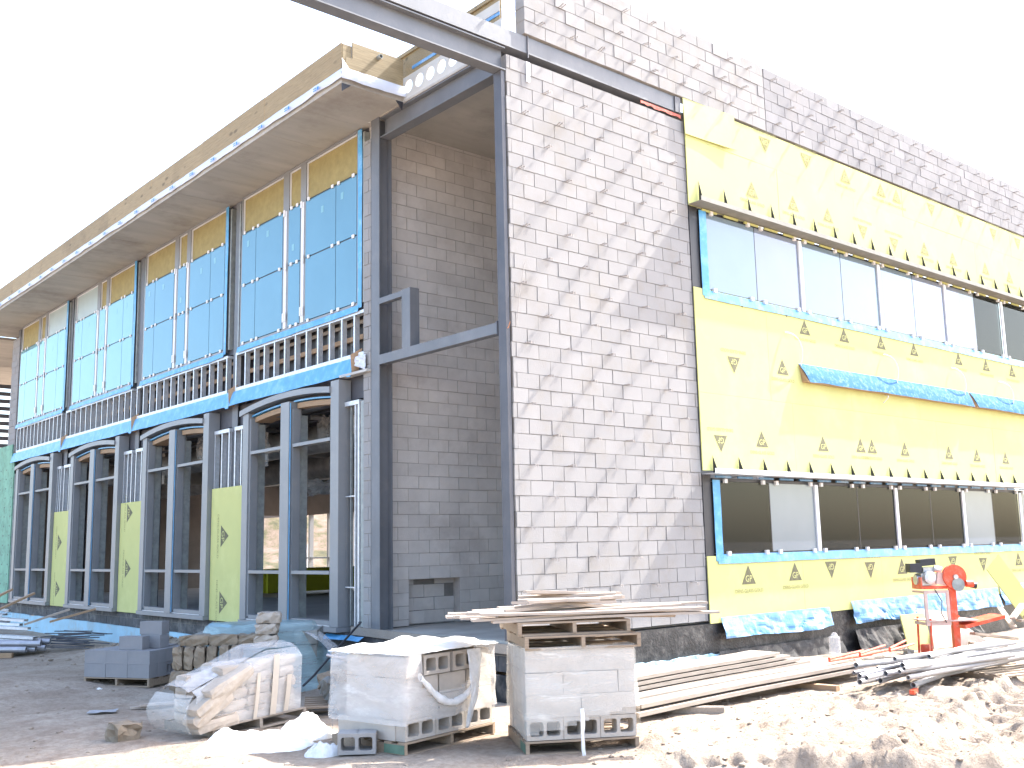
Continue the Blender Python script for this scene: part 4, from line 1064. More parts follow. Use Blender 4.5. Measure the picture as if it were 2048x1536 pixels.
def wrap_shell(W, D, H, amp, seed, z_lo=0, n=26, m=22, hole=None, bulge=.02, top=False):
    mb = MB(); per = [(-W/2,-D/2),(W/2,-D/2),(W/2,D/2),(-W/2,D/2)]
    L = 2*(W+D)
    def fn(uu, vv):
        s = (uu % 1.0)*L
        if s < W: x, y, nx_, ny_ = -W/2+s, -D/2, 0, -1
        elif s < W+D: x, y, nx_, ny_ = W/2, -D/2+(s-W), 1, 0
        elif s < 2*W+D: x, y, nx_, ny_ = W/2-(s-W-D), D/2, 0, 1
        else: x, y, nx_, ny_ = -W/2, D/2-(s-2*W-D), -1, 0
        z = z_lo+(H-z_lo)*vv
        a = amp*nz(uu*7+seed, vv*2.5+uu*5, 3)+bulge
        return (x+nx_*a, y+ny_*a, z+(.03*nz(uu*9, seed, 2) if vv in (0, 1) else 0))
    vs = [fn(i/(4*n), j/m) for j in range(m+1) for i in range(4*n)]
    fs = []
    for j in range(m):
        for i in range(4*n):
            f = (j*4*n+i, j*4*n+(i+1)%(4*n), (j+1)*4*n+(i+1)%(4*n), (j+1)*4*n+i)
            cx = sum(vs[k][0] for k in f)/4; cz = sum(vs[k][2] for k in f)/4; cy = sum(vs[k][1] for k in f)/4
            if hole and hole(cx, cy, cz): continue
            fs.append(f)
    mb.add(vs, fs); return mb
w = wrap_shell(W_-.02, D_-.02, .03+hh*4, .07, 3, z_lo=.06, hole=lambda x,y,z: y < -D_/2 and z < .16+.22*(x+W_/2)-.12+.05*nz(x*9,1))
solo('stretch_wrap', w, M['wrap'], 'clear stretch wrap around the tall block stack', 'plastic wrap', (ctr.x, ctr.y, z0), (0,0,yw), smooth=True)
solo('wrap_tail', MB().sheet(lambda a,b: (.02+.03*nz(a*3,b*4)+ .035*(a-.5), -.6-.02*nz(b*4,a), .30-.48*b), 4, 16, thick=(0,.002,0)), M['wrap_white'], 'twisted wrap tail hanging from the tall stack', 'plastic wrap', (ctr.x-.05, ctr.y+.0, z0), (0,0,yw), smooth=True)
zt = z0+hh*4+.005
p2 = make_pallet(loc_of((ctr.x, ctr.y, zt), yw, (.03,.0,0)), yw, 'lower of the two empty pallets on top of the tall stack', 1.17, 1.10, False)
p3 = make_pallet(loc_of((ctr.x, ctr.y, zt+.134), yw, (-.05,.04,0)), yw+.01, 'upper of the two empty pallets on top of the tall stack', 1.14, 1.10, False)
zt2 = zt+.27
# long weathered planks across the pallets
GP_ = 'weathered planks laid across the pallets'
rs = random.Random(77); 
spec = []
for k in range(15):
    lay = k//5
    spec.append((rs.uniform(-.22,.28)+(.12), -.42+.2*(k%5)+rs.uniform(-.03,.03), lay*.032, rs.uniform(-.035,.035), rs.uniform(1.9,2.4)))
nm = ['front edge of the plank pile on the tall stack', 'middle of the plank pile on the tall stack', 'back of the plank pile on the tall stack']
for k, (dx, dy, dz, a, L) in enumerate(spec):
    rs_ = random.Random(k)
    mb = MB().sheet(lambda s, t: (L*(s-.5), .08*(2*t-1), .012*math.sin(s*3+k)+.004*nz(s*5+k, t)), 16, 1, thick=(0,0,-.024))
    p = loc_of((ctr.x, ctr.y, zt2), yw, (dx, dy, .03+dz))
    solo('plank', mb, M['plank'], 'weathered plank, {} from the front in the {} layer on the tall stack'.format(('first','second','third','fourth','fifth')[k % 5], ('bottom','middle','top')[k//5]), 'plank', p, (rs.uniform(-.03,.03), rs.uniform(-.012,.012), yw+a), GP_)
for k in range(9):
    L = rs.uniform(.8, 1.25); dx = -.02+rs.uniform(-.12,.12); dy = rs.uniform(-.3,.25); a = rs.uniform(-.3,.3)
    p = loc_of((ctr.x, ctr.y, zt2), yw, (dx, dy, .13+.028*(k//2)))
    solo('plank', MB().box(-L/2, L/2, -.04, .04, -.014, .014), M['plank'], 'short weathered board, {} up in the loose bundle on the plank pile'.format(('first','second','third','fourth','fifth','sixth','seventh','eighth','topmost')[k]), 'plank', p, (rs.uniform(-.08,.08), rs.uniform(-.10,.10), yw+a), 'short boards bundled on the plank pile')

# ---------- torn wrapped stack
yw2 = math.radians(12.0); W2, D2 = 1.40, 1.02
NC = (-2.84, -1.58, GZ-.01)
c2 = loc_of(NC, yw2, (W2/2, D2/2, 0))
make_pallet(c2, (0,0,yw2), 'pallet under the torn wrapped block stack, a wrap tail over its edge', W2, D2)
z2 = c2[2]+.134; h2 = .198
SG2 = 'concrete blocks in the torn wrapped stack'
def L2(x, y, z): return loc_of((c2[0], c2[1], z2), yw2, (x, y, z))
bw_ = (W2-.04)/3
for i in range(3):
    o_ = dup(CB0, L2((i-1)*bw_, -D2/2+.12, h2/2), Euler((PI/2,0,yw2)), 'concrete block with open cores at the bottom of the torn wrapped stack', group=SG2) if False else solo('concrete_block', CB_tan, None, '{} concrete block with open cores at the bottom of the torn wrapped stack'.format(('left','middle','right')[i]), 'concrete block', L2((i-1)*bw_, -D2/2+.12, h2/2), Euler((PI/2,0,yw2)), SG2)
    o_.scale = (bw_*.985/.40, h2*.97/.195, 1)
pl_ = solid_block(.395, .19, .192, None, 8).mesh('concrete_block'); pl_.materials.append(M['block_tan'])
for c in range(4):
    for j in range(3 if c else 3):
        lab = 'plain concrete block, {} in the {} course on the left side of the torn stack'.format(('nearest','second','farthest')[j], ('lowest','second','third','top')[c])
        y = -D2/2+.12+.0+(j)*.40+(.22 if c == 0 else .1)
        if y+.2 > D2/2+.02: continue
        solo('concrete_block', pl_, None, lab, 'concrete block', L2(-W2/2+.11, y, h2*(c+.5)), (0,0,yw2+PI/2+random.uniform(-.02,.02)), SG2)
    if c in (1, 2):
        for i in range(3):
            solo('concrete_block', pl_, None, '{} plain block under the wrap in the {} course of the torn stack'.format(('left','middle','right')[i], ('lowest','second','third')[c]), 'concrete block', L2((i-1)*.43+.04, -D2/2+.12, h2*(c+.5)), (0,0,yw2+random.uniform(-.015,.015)), SG2)
for i, x in enumerate((-.22, .22)):
    o_ = solo('concrete_block', CB_tan, None, ('left of the two open cored blocks at the top of the torn wrapped stack', 'right of the two open cored blocks at the top of the torn wrapped stack')[i], 'concrete block', L2(x*1.0, -D2/2+.10, h2*3.5+.005), Euler((PI/2,0,yw2+.03*i)), SG2)
solo('concrete_block', pl_, None, 'concrete block at the top left corner of the torn stack', 'concrete block', L2(-W2/2+.12, -D2/2+.2, h2*3.5), (0,0,yw2+PI/2), SG2)
solo('stack_filler', MB().box(-W2/2+.22, W2/2-.05, -D2/2+.23, D2/2-.05, 0, h2*4-.01).box(.46,W2/2-.06,-D2/2+.03,-D2/2+.229,h2*3,h2*4-.012), M['block_tan'], 'inner blocks of the torn wrapped stack', 'blocks', (c2[0], c2[1], z2), (0,0,yw2))
def tear(x, y, z):
    if y < -D2/2+.02:
        if z > .38 and -.50 < x < .36 and z < .86 - .1*abs(x) and z > .42+.55*(x+.10)**2: return True
        if z < .17+.05*nz(x*8, 1): return True
    if x < -W2/2+.02 and z < .16: return True
    return False
w2s = wrap_shell(W2+.03, D2+.03, h2*4+.05, .11, 9, z_lo=.02, n=34, m=30, hole=tear, bulge=.015)
solo('stretch_wrap', w2s, M['wrap_thick'], 'torn milky stretch wrap hanging off the block stack', 'plastic wrap', (c2[0], c2[1], z2), (0,0,yw2), smooth=True)
def topw(a, b):
    x = (a-.5)*(W2+.07); y = (b-.5)*(D2+.07)
    e = min(a, 1-a, b, 1-b)
    return (x, y, h2*4+.05+.10*(min(e*5, 1))**.6*(.5+1.2*nz(a*5, b*4+3, 3))+.03*nz(a*14, b*14, 3)-.02)
solo('stretch_wrap', MB().sheet(topw, 40, 36, thick=(0,0,.003)), M['white_bag'], 'white plastic cap sheet bulging over the torn block stack', 'plastic sheet', (c2[0], c2[1], z2), (0,0,yw2), smooth=True)
def flap2(a, b):   # ragged flap hanging in front
    x = .30+.22*(a-.5)*(1-.8*b)-.12*b; z = .80-.78*b
    return (x+.03*nz(a*4,b*7), -D2/2-.05-.05*math.sin(b*PI)-.04*nz(a*6,b*8), z)
solo('wrap_tail', MB().sheet(flap2, 8, 30, thick=(0,.003,0)), M['wrap_white'], 'ragged strip of wrap hanging down the front of the torn stack', 'plastic wrap', (c2[0], c2[1], z2), (0,0,yw2), smooth=True)
def roll2(a, b):
    t = a; x = -.52+.82*t; z = .62-.30*math.sin(t*PI*.8)-.02
    an = b*2*PI; r = .028+.02*nz(t*12, 2)
    return (x, -D2/2-.035+r*math.cos(an), z+r*1.4*math.sin(an)+.02*nz(t*20, b*4))
solo('wrap_roll', MB().sheet(roll2, 40, 10), M['wrap_white'], 'bunched torn wrap edge sagging across the front of the torn stack', 'plastic wrap', (c2[0], c2[1], z2), (0,0,yw2), smooth=True)

# ---------- single block and white sheets on the ground
p = loc_of((-3.10, -1.33, GZ), math.radians(35), (0,0,0))
o_ = solo('concrete_block', CB_new, None, 'single grey two-core block lying on the ground left of the torn stack', 'concrete block', (-3.08, -1.12, GZ+.115), Euler((PI/2-.0,0,math.radians(-38))))
o_.scale = (.92, 1.0, 1.3)
def bag(sx_, sy_, h, seed):
    def fn(a, b):
        x = (a-.5)*2; y = (b-.5)*2; e = max(0, 1-(abs(x)**2.4+abs(y)**2.4)**(1/2.4))
        k = 1+.45*nz(a*3+seed, b*3, 2)
        return (x*sx_*k, y*sy_*k, h*(e**.45)*(.65+1.3*nz(a*3.5+seed, b*3.5+4, 4))+.035*nz(a*13, b*13+seed, 3)*(e > 0)-.03)
    return MB().sheet(fn, 44, 36)
solo('plastic_sheet', bag(.62, .36, .30, 2), M['white_bag'], 'large crumpled white plastic sheet on the ground in front of the tilted stone pallet', 'plastic sheet', (-3.72, -.10, GZ), (0,0,math.radians(-25)), smooth=True)
solo('plastic_sheet', bag(.36, .30, .34, 7), M['white_bag'], 'smaller mound of white plastic against the torn stack pallet', 'plastic sheet', (-2.98, .05, GZ), (0,0,math.radians(10)), smooth=True)
solo('plastic_sheet', bag(.20, .16, .22, 5), M['wrap_white'], 'scrap of translucent plastic beside the single block', 'plastic sheet', (-3.28, -.85, GZ), (0,0,0), smooth=True)

# ---------- grey block pallet in the shade
yw3 = math.radians(-60); W3 = 1.22; D3 = 1.25
c3 = loc_of((-2.52, 5.60, GZ-.01), yw3, (-W3/2, D3/2, 0))
make_pallet(c3, (0,0,yw3), 'green ended pallet under the grey concrete blocks in the shade', W3, D3)
part_z = c3[2]+.134
def L3(x, y, z): return loc_of((c3[0], c3[1], part_z), yw3, (x, y, z))
SG3 = 'grey blocks stacked on the shaded pallet'
gb = solid_block(.397, .195, .195, None, 14).mesh('concrete_block'); gb.materials.append(M['cmu_grey'])
CB_g2 = CB_grey
rs = random.Random(4)
for c in range(2):
    for i in range(3):
        for j in range(2):
            solo('concrete_block', gb, None, '{} grey block, {} row of the {} course on the shaded pallet'.format(('left','middle','right')[i], ('front','second')[j], ('lower','upper')[c]), 'concrete block', L3((i-1)*.405, -D3/2+.10+j*.2, .1+.2*c), (0,0,yw3+rs.uniform(-.01,.01)), SG3)
    for j in range(4):
        ob = solo('concrete_block', CB_grey if c == 0 else gb, None, ('{} grey block showing open cores low on the right side of the shaded pallet' if c == 0 else '{} plain grey block of the upper course on the right of the shaded pallet').format(('nearest','second','third','farthest')[j]), 'concrete block', L3(.505, -D3/2+.50+j*.2+(.0), .1+.2*c), Euler((PI/2 if c == 0 else 0, 0, yw3+PI/2)), SG3)
        if c == 0: ob.scale = (.49, 1, 1)
    if c == 1:
        for i in range(2):
            for j in range(4):
                solo('concrete_block', gb, None, '{} grey block, {} row of the upper course on the shaded pallet'.format(('left','middle')[i], ('third','fourth','fifth','back')[j]), 'concrete block', L3(-.4+i*.405, -D3/2+.50+j*.2, .3+rs.uniform(-.004,.004)), (0,0,yw3), SG3)
solo('stack_filler', MB().box(-W3/2+.03, .29, -D3/2+.41, D3/2-.05, 0, .19), M['cmu_grey'], 'inner lower blocks of the shaded pallet', 'blocks', (c3[0], c3[1], part_z), (0,0,yw3))
solo('concrete_block', gb, None, 'loose grey block at the front edge on top of the shaded pallet', 'concrete block', L3(.12, -.38, .5), (0,0,yw3+.1))
solo('concrete_block', gb, None, 'loose grey block standing at the back of the shaded pallet, lower of two', 'concrete block', L3(.24, -.05, .5), (0,0,yw3-.1))
solo('concrete_block', gb, None, 'topmost loose grey block above the shaded pallet', 'concrete block', L3(.22, -.04, .7), (0,0,yw3+.05))
o_ = solo('concrete_block', CB_grey, None, 'grey two-core block behind the shaded pallet showing both square cores', 'concrete block', (-1.55, 5.55, GZ+.62), Euler((PI/2,0,math.radians(-45))))
solo('concrete_block', gb, None, 'grey block under the two-core block behind the shaded pallet', 'concrete block', (-1.5, 5.6, GZ+.42), (0,0,math.radians(-40)))
solo('concrete_block', gb, None, 'lowest grey block of the small pile behind the shaded pallet', 'concrete block', (-1.48, 5.62, GZ+.22), (0,0,math.radians(-46)))

# ---------- stone pallets
def rough_stone(L, D, H, seed, mat, jit=.02):
    rs_ = random.Random(seed); mb = MB(); nx_, ny_, nz_ = 5, 3, 3
    idx = {}; vs = []
    def add(i, j, k):
        if (i,j,k) in idx: return idx[(i,j,k)]
        x = (i/nx_-.5)*L; y = (j/ny_-.5)*D; z = (k/nz_-.5)*H
        ed = (abs(i/nx_-.5) == .5)+(abs(j/ny_-.5) == .5)+(abs(k/nz_-.5) == .5)
        s_ = 1-.06*max(0, ed-1)
        vs.append((x*s_+rs_.uniform(-jit,jit), y*s_+rs_.uniform(-jit,jit), z*s_+rs_.uniform(-jit,jit)*.6)); idx[(i,j,k)] = len(vs)-1; return idx[(i,j,k)]
    fs = []
    for i in range(nx_):
        for j in range(ny_):
            fs.append((add(i,j,0),add(i,j+1,0),add(i+1,j+1,0),add(i+1,j,0))); fs.append((add(i,j,nz_),add(i+1,j,nz_),add(i+1,j+1,nz_),add(i,j+1,nz_)))
    for i in range(nx_):
        for k in range(nz_):
            fs.append((add(i,0,k),add(i+1,0,k),add(i+1,0,k+1),add(i,0,k+1))); fs.append((add(i,ny_,k),add(i,ny_,k+1),add(i+1,ny_,k+1),add(i+1,ny_,k)))
    for j in range(ny_):
        for k in range(nz_):
            fs.append((add(0,j,k),add(0,j,k+1),add(0,j+1,k+1),add(0,j+1,k))); fs.append((add(nx_,j,k),add(nx_,j+1,k),add(nx_,j+1,k+1),add(nx_,j,k+1)))
    mb.add(vs, fs); me_ = mb.mesh('stone'); me_.materials.append(mat); return me_
ys = math.radians(-36)
SP = (-2.38, 3.63, GZ)
make_pallet(loc_of(SP, ys, (0.1, .55, 0)), (0,0,ys), 'pallet of stone behind the tilted wrapped stack', 1.3, 1.1, False)
def LS(x, y, z): return loc_of((SP[0], SP[1], SP[2]+.135), ys, (x, y, z))
for k in range(6):
    me_ = rough_stone(.30, .20+.03*(k % 3), .135, 60+k, M['stone'])
    solo('stone', me_, None, 'brown stone standing on end, {} from left beside the slumped stack'.format(('first','second','third','fourth','fifth','last')[k]), 'stone', LS(-.50+.15*k+(.03 if k > 3 else 0), .0+.02*(k % 2), .42), Euler((random.uniform(-.05,.05), PI/2, ys)), 'upright brown stones')
for k in range(3):
    solo('stone', rough_stone(.42, .30, .14, 80+k, M['stone']), None, '{} brown stone lying flat on the upright stones'.format(('left','middle','right')[k]), 'stone', LS(-.30+.40*k, .12, .64), (0,0,ys+random.uniform(-.06,.06)), 'flat stones capping the upright row')
for k in range(4):
    solo('stone', rough_stone(.34, .34, .26, 90+k, M['stone']), None, '{} lower brown stone under the upright row'.format(('first','second','third','last')[k]), 'stone', LS(-.42+.34*k, .04, .13), (0,0,ys+random.uniform(-.03,.03)), 'lower stones on the rear pallet')
for k in range(3):
    solo('stone', rough_stone(.33-.02*(k%2), .30, .15, 100+k, M['stone_pale']), None, ('lowest','middle','topmost')[k]+' pale tan stone of the short column above the slumped stack', 'stone', LS(.66+.02*k, .10, .62+.155*k), (0,0,ys+(.1,-.05,.08)[k]), 'column of pale stones')
def mound(a, b):
    x = (a-.5)*1.9; y = (b-.5)*1.3; e = max(0, 1-(abs(2*a-1)**3.5+abs(2*b-1)**3.5)**(1/3.5))
    return (x*(1+.15*(1-min(1,e*3))), y, .95*min(1, e*4.5)**.7+.06*nz(a*6, b*6, 3)-.02)
solo('covered_stone_stack', MB().sheet(mound, 50, 36), M['wrap_green'], 'block stack under hazy blue green plastic behind the brown stones', 'covered stack', LS(.45, 1.05, -.13), (0,0,ys), smooth=True)
iw = MB()
for c in range(4):
    for i in range(5): iw.obox((-.70+.35*i, 0, .10+.2*c), (.33, .9, .19), (0,0,0), .006)
solo('stack_filler', iw, M['rubble'], 'grey green stones seen through the blue green plastic', 'stones', LS(.45, 1.05, -.10), (0,0,ys))
solo('plastic_sheet', MB().sheet(lambda a,b: (.0+.75*a, .5*b, .80-.80*a**1.5+.08*nz(a*6,b*5,3)), 24, 16, thick=(0,0,.004)), M['wrap_thick'], 'grey plastic sliding down the right side of the covered stone stack', 'plastic sheet', LS(1.15, .45, -.12), (0,0,ys-.2), smooth=True)

# ---------- tilted wrapped stone pallet
yt = math.radians(8)
TP = (-3.93, .78, GZ)
tp_ = make_pallet(loc_of(TP, yt, (.88, .52, .0)), (0,-.05,yt), 'fresh wood pallet under the slumped wrapped stone load', 1.25, 1.0, False, mat=M['lumber'])
def LT(x, y, z): return loc_of(TP, yt, (x, y, z))
SGT = 'wrapped tan stones slumped to the left'
rs = random.Random(31)
# right part: level courses
for c in range(5):
    for i in range(3):
        L = .31 if (c+i) % 2 else .36
        me_ = rough_stone(L*.97, .24, .118, 120+c*3+i, M['stone_pale'], .007)
        z = .20+.122*c+.03*(i-1)
        solo('stone', me_, None, 'tan stone, {} course, {} of the front of the slumped wrapped load'.format(('lowest','second','middle','fourth','top')[c], ('left','middle','right')[i]), 'stone', LT(.56+.33*i, .20+rs.uniform(-.01,.01), z), Euler((0, -.05, yt+rs.uniform(-.02,.02))), SGT)
# left part: long stones tipped down to the left
for k, (x, z, a, L) in enumerate(((.30,.14,-.10,.55),(.22,.30,-.52,.56),(.28,.43,-.55,.66),(.42,.56,-.42,.62))):
    solo('stone', rough_stone(L, .26, .13, 140+k, M['stone_pale'], .01), None, ('lowest','second','third','topmost')[k]+' long tan stone tipped down at the left end of the slumped load', 'stone', LT(x, .10-.02*k, z), Euler((0, a, yt)), SGT)
for c in range(5):
    for i in range(4):
        solo('stone', rough_stone(.33, .26, .118, 170+c*4+i, M['stone_pale'], .012), None, 'rear tan stone, {} course, {} from left in the slumped load'.format(('lowest','second','third','fourth','top')[c], ('first','second','third','last')[i]), 'stone', LT(.30+.33*i, .52, .18+.122*c-(.1*(c > 1 and i == 0))), Euler((0,-.05,yt)), SGT)
def top_z(x): return .40+.42*min(1, max(0, (x+.1)/1.1))
def tw(a, b):
    x = .02+.04*b+(1.42-.04*b)*a; bot = .14-.03*(1-a); tz = top_z(x)+.03
    return (x, .035-.02*math.sin(a*PI)+.018*nz(a*7, b*3, 3)+.12*max(0, b-.88)/.12+.02*(1-b), bot+(tz-bot)*b+.02*nz(a*9,2)*b)
solo('stretch_wrap', MB().sheet(tw, 60, 24), M['wrap_thick'], 'milky stretch wrap over the front of the slumped stone load', 'plastic wrap', LT(0,0,0), (0,0,yt), smooth=True)
def tw2(a, b):
    x = .02+1.42*a
    return (x+.02*nz(a*6,b*5), .15+.62*b, top_z(x)+.04+.05*math.sin(b*PI)+.035*nz(a*6+3, b*5, 3)-.3*max(0,b-.85))
solo('stretch_wrap', MB().sheet(tw2, 40, 20), M['wrap_thick'], 'loose wrap over the top of the slumped stone load', 'plastic wrap', LT(0,0,0), (0,0,yt), smooth=True)
def tw3(a, b):
    return (.03-.17*math.sin((1-b)*PI*.8+.3)*(.6+.4*a)+.02*nz(a*5,b*5,3), .03+.70*a, .06+.40*b)
solo('stretch_wrap', MB().sheet(tw3, 24, 16), M['wrap'], 'clear wrap bulging at the left end of the slumped stone load', 'plastic wrap', LT(0,0,0), (0,0,yt), smooth=True)
for k, (x, z, w_, h_) in enumerate(((.78,.12,.045,.50),(1.02,.14,.08,.66),(1.20,.16,.06,.40))):
    solo('strap', MB().sheet(lambda a,b: (x+w_*(a-.5)+.05*b, .012-.008*math.sin(b*PI), z+h_*b), 3, 14, thick=(0,.003,0)), M['strip_tan'], ('left short','tall middle','right short')[k]+' tan strip of packaging on the slumped wrapped load', 'strip', LT(0,0,0), (0,0,yt), 'tan packaging strips')

# ---------- single stone, rubble, hose
solo('stone', rough_stone(.34, .24, .18, 150, M['stone'], .03), None, 'lone rough brown stone on the shaded soil in front of the stacks', 'stone', (-4.42, 1.45, GZ+.09), (0,0,.3))
solo('stone', rough_stone(.26, .16, .06, 151, M['stone_pale'], .02), None, 'flat tan stone flake on the shaded soil at the far left', 'stone', (-3.95, 6.7, GZ+.06), (.3,.1,.3))
make_pallet((-1.62, 1.35, GZ-.01), (0,0,math.radians(-30)), 'pallet with rubble between the wrapped stacks', 1.15, 1.0, False)
RG = 'grey rubble chunks between the wrapped stacks'
rs = random.Random(17)
for k in range(30):
    s_ = rs.uniform(.10, .24); a = rs.uniform(-.48, .45); b_ = rs.uniform(-.4, .4)
    lvl = .14+s_*.35+rs.choice([0, .12, .24, .36])*(1-abs(a)*1.1)
    me_ = rough_stone(s_*1.2, s_, s_*.8, 200+k, M['rubble'] if k % 3 else M['stone'], s_*.12)
    solo('rubble_chunk', me_, None, 'grey chunk of broken masonry on the rubble pallet', 'rubble', loc_of((-1.62, 1.35, GZ), math.radians(-30), (a, b_, lvl)), (rs.uniform(0,3), rs.uniform(0,3), rs.uniform(0,3)), RG)
for k, (a, z) in enumerate(((0,.60),(.06,.53))):
    solo('metal_pipe', MB().pipe((-.45,0,.08),(.5,.05,-.12),.022), M['conduit'], ('upper','lower')[k]+' grey pipe lying across the rubble pallet', 'pipe', (-1.55+a, 1.2-a, GZ+z), (0,0,math.radians(-35)))
solo('steel_plate', MB().box(-.14,.14,-.01,.01,0,.62).add([(-.09,-.0115,.55),(-.06,-.0115,.55),(-.06,-.0115,.52),(-.09,-.0115,.52),(.06,-.0115,.55),(.09,-.0115,.55),(.09,-.0115,.52),(.06,-.0115,.52)],[(0,3,2,1),(4,7,6,5)]), M['steel_dark'], 'dark steel plate with bolt holes standing behind the rubble', 'steel plate', (-1.05, 2.05, GZ), (0,0,math.radians(-40)))
solo('hose', MB().tube([(-.12,3.55,-.52),(-.25,3.3,-.50),(-.55,3.05,-.60),(-1.0,2.9,-.9),(-1.35,2.75,-1.12),(-1.6,2.6,-1.22)], .016, 8), M['black'], 'black hose running from the storefront down to the rubble', 'hose', smooth=True)
# ---------- timber offcuts and litter on the shaded soil
solo('timber_offcut', MB().beam((-.42,0,.03),(.35,.1,.05),.07,.03).beam((-.3,-.06,.065),(.45,.0,.07),.06,.03), M['plank'], 'thin weathered offcuts on the soil left of the tilted stack', 'offcuts', at(-3.1, 3.6), (0,0,-.4))
solo('cardboard_scrap', MB().sheet(lambda a,b: (.35*a,.2*b,.02+.03*nz(a*4,b*4)), 6, 4, thick=(0,0,.006)), M['conduit'], 'grey flat scrap with white paper on the soil', 'scrap', at(-4.1, 3.6), (0,0,-.5))
solo('paper_scrap', bag(.06,.05,.07,3), M['white_bag'], 'crumpled white scrap by the corner of the green ended pallet', 'paper', at(-3.15, 5.9), smooth=True)
solo('paper_scrap', MB().box(-.09,.09,-.06,.06,0,.02), M['white_paper'], 'small white card lying on the far left soil', 'paper', at(-4.6, 7.9), (0,.1,.5))
# ---------- pile of metal deck and pipes at the far left
DP = (-2.55, 13.4, GZ)
yd = math.radians(-38)
def LD(x, y, z): return loc_of(DP, yd, (x, y, z))
DG = 'perforated metal strips on the scrap pile'
for k in range(11):
    rs_ = random.Random(300+k); L = rs_.uniform(2.4, 3.4); wd = rs_.uniform(.14, .26)
    mb = MB().box(-L/2, L/2, -wd/2, wd/2, 0, .004).box(-L/2, L/2, -wd/2, -wd/2+.004, -.05, -.0005).box(-L/2, L/2, wd/2-.004, wd/2, -.05, -.0005)
    o_ = solo('metal_strip', mb, M['galv' if k % 3 else 'conduit'], 'galvanised strip with a row of dark slots on the far left scrap pile', 'metal strip', LD(-.7+rs_.uniform(-.4,.4)-.08*k, -.5+.12*k, .34+.075*k*.9), (rs_.uniform(-.15,.15), .10+rs_.uniform(-.05,.05), yd+rs_.uniform(-.12,.12)), DG)
    h_ = MB()
    for t in range(7): h_.box(-L/2+.25+.4*t, -L/2+.31+.4*t, -.02, .02, .0045, .006)
    part('slot', h_, M['gasket'], o_)
PG = 'grey steel pipes with open ends on the far left scrap pile'
for k in range(10):
    r = .058; row = k//5; i = k % 5
    solo('steel_pipe', MB().pipe((-3.2,0,0),(.45+.12*(k % 3),0,0), r, .12, 16), M['conduit'], 'grey open ended pipe, {} of the {} row under metal strips'.format(('first','second','third','fourth','last')[i], ('lower','upper')[row]), 'pipe', LD(.35, -.75+.16*i+.08*row, .15+.11*row), (0,.03,yd+.02*(k % 3)), PG)
solo('timber_sleeper', MB().box(-1.5,.8,-.05,.05,0,.09), M['raw_wood'], 'timber bearer under the grey pipes at the far left', 'timber', LD(-.2,-.9,0), (0,0,yd))
rs = random.Random(55)
for k in range(16):
    L = rs.uniform(.8, 1.2)
    solo('steel_bar', MB().box(-L/2, L/2, -.022, .022, 0, .02), M['steel_dark'], 'thin dark bar in the fan shaped heap beside the grey pipes', 'bar', LD(1.25+rs.uniform(-.2,.2), -.25+.11*k*.8, .10+.035*(k % 9)), (rs.uniform(-.1,.1), rs.uniform(-.05,.12), yd+rs.uniform(-.35,.25)), 'dark bars heaped beside the pipes')
for k, (x, y, z, a, t) in enumerate(((-.35,.2,1.10,.45,-.45),(.05,.35,1.02,.5,-.40),(.85,.1,.72,.2,-.30),(1.45,-.1,.75,.1,-.25))):
    solo('timber_offcut', MB().box(-.45,.45,-.045,.045,-.02,.02), M['raw_wood' if k != 2 else 'plank'], ('highest tan offcut leaning on the storefront sill above the scrap pile','second tan offcut leaning above the scrap pile','brown offcut lying across the dark bars','tan offcut sticking up at the right of the scrap pile')[k], 'offcut', LD(x, y, z), (0, t, yd+a+.3))
solo('tan_box', MB().obox((0,0,.12),(.34,.2,.24),(0,.1,0),.01), M['ply_x'], 'small tan carton on the sill behind the scrap pile', 'carton', LD(-.75, .9, 1.02), (0,0,yd))

# ---------- lumber stack along the sunny wall
LG = 'long boards stacked along the wall foot'
def board(x0, y0, z0_, x1, y1, z1_, w_, t_, lab, mat='lumber', grp=LG):
    L = math.dist((x0,y0,z0_),(x1,y1,z1_)); n = 20
    mb = MB().sheet(lambda a,b: (L*(a-.5), w_*(b-.5), .010*math.sin(a*5+x0)+.004*nz(a*6, y0)), n, 1, thick=(0,0,-t_))
    return solo('board', mb, M[mat], lab, 'board', ((x0+x1)/2,(y0+y1)/2,(z0_+z1_)/2+t_), (0, -math.asin((z1_-z0_)/L), math.atan2(y1-y0, x1-x0)), grp)
bx0 = -.1
for c in range(2):
    for i in range(2):
        board(bx0+.1*c, -1.98+.27*i+(.05*c), -1.31+.075*c+(.02 if i else 0), 5.2-.3*c+.2*i, -1.75+.27*i, -1.27+.075*c, .24, .045, 'wide pale board in the lumber stack, {} layer, {} of the front pair'.format(('lower','upper')[c], ('front','back')[i]))
for c in range(4):
    for i in range(2):
        board(bx0+.2, -1.15+.26*i, -1.28+.06*c, 4.9-.25*c, -.85+.26*i, -1.24+.06*c, .24, .042, 'board in the rear of the lumber stack, {} layer, {} one'.format(('lowest','second','third','top')[c], ('nearer','farther')[i]))
solo('timber_bearer', MB().box(-.06,.06,-.35,.45,0,.10), M['lumber'], 'wooden bearer sticking out under the left end of the lumber stack', 'timber', (.95, -2.0, GZ-.02), (0,0,.7))
solo('timber_bearer', MB().box(-.05,.05,-.4,.6,0,.10), M['raw_wood'], 'small wooden bearer under the middle of the lumber stack', 'timber', (3.55, -1.85, GZ-.03), (0,0,.1))
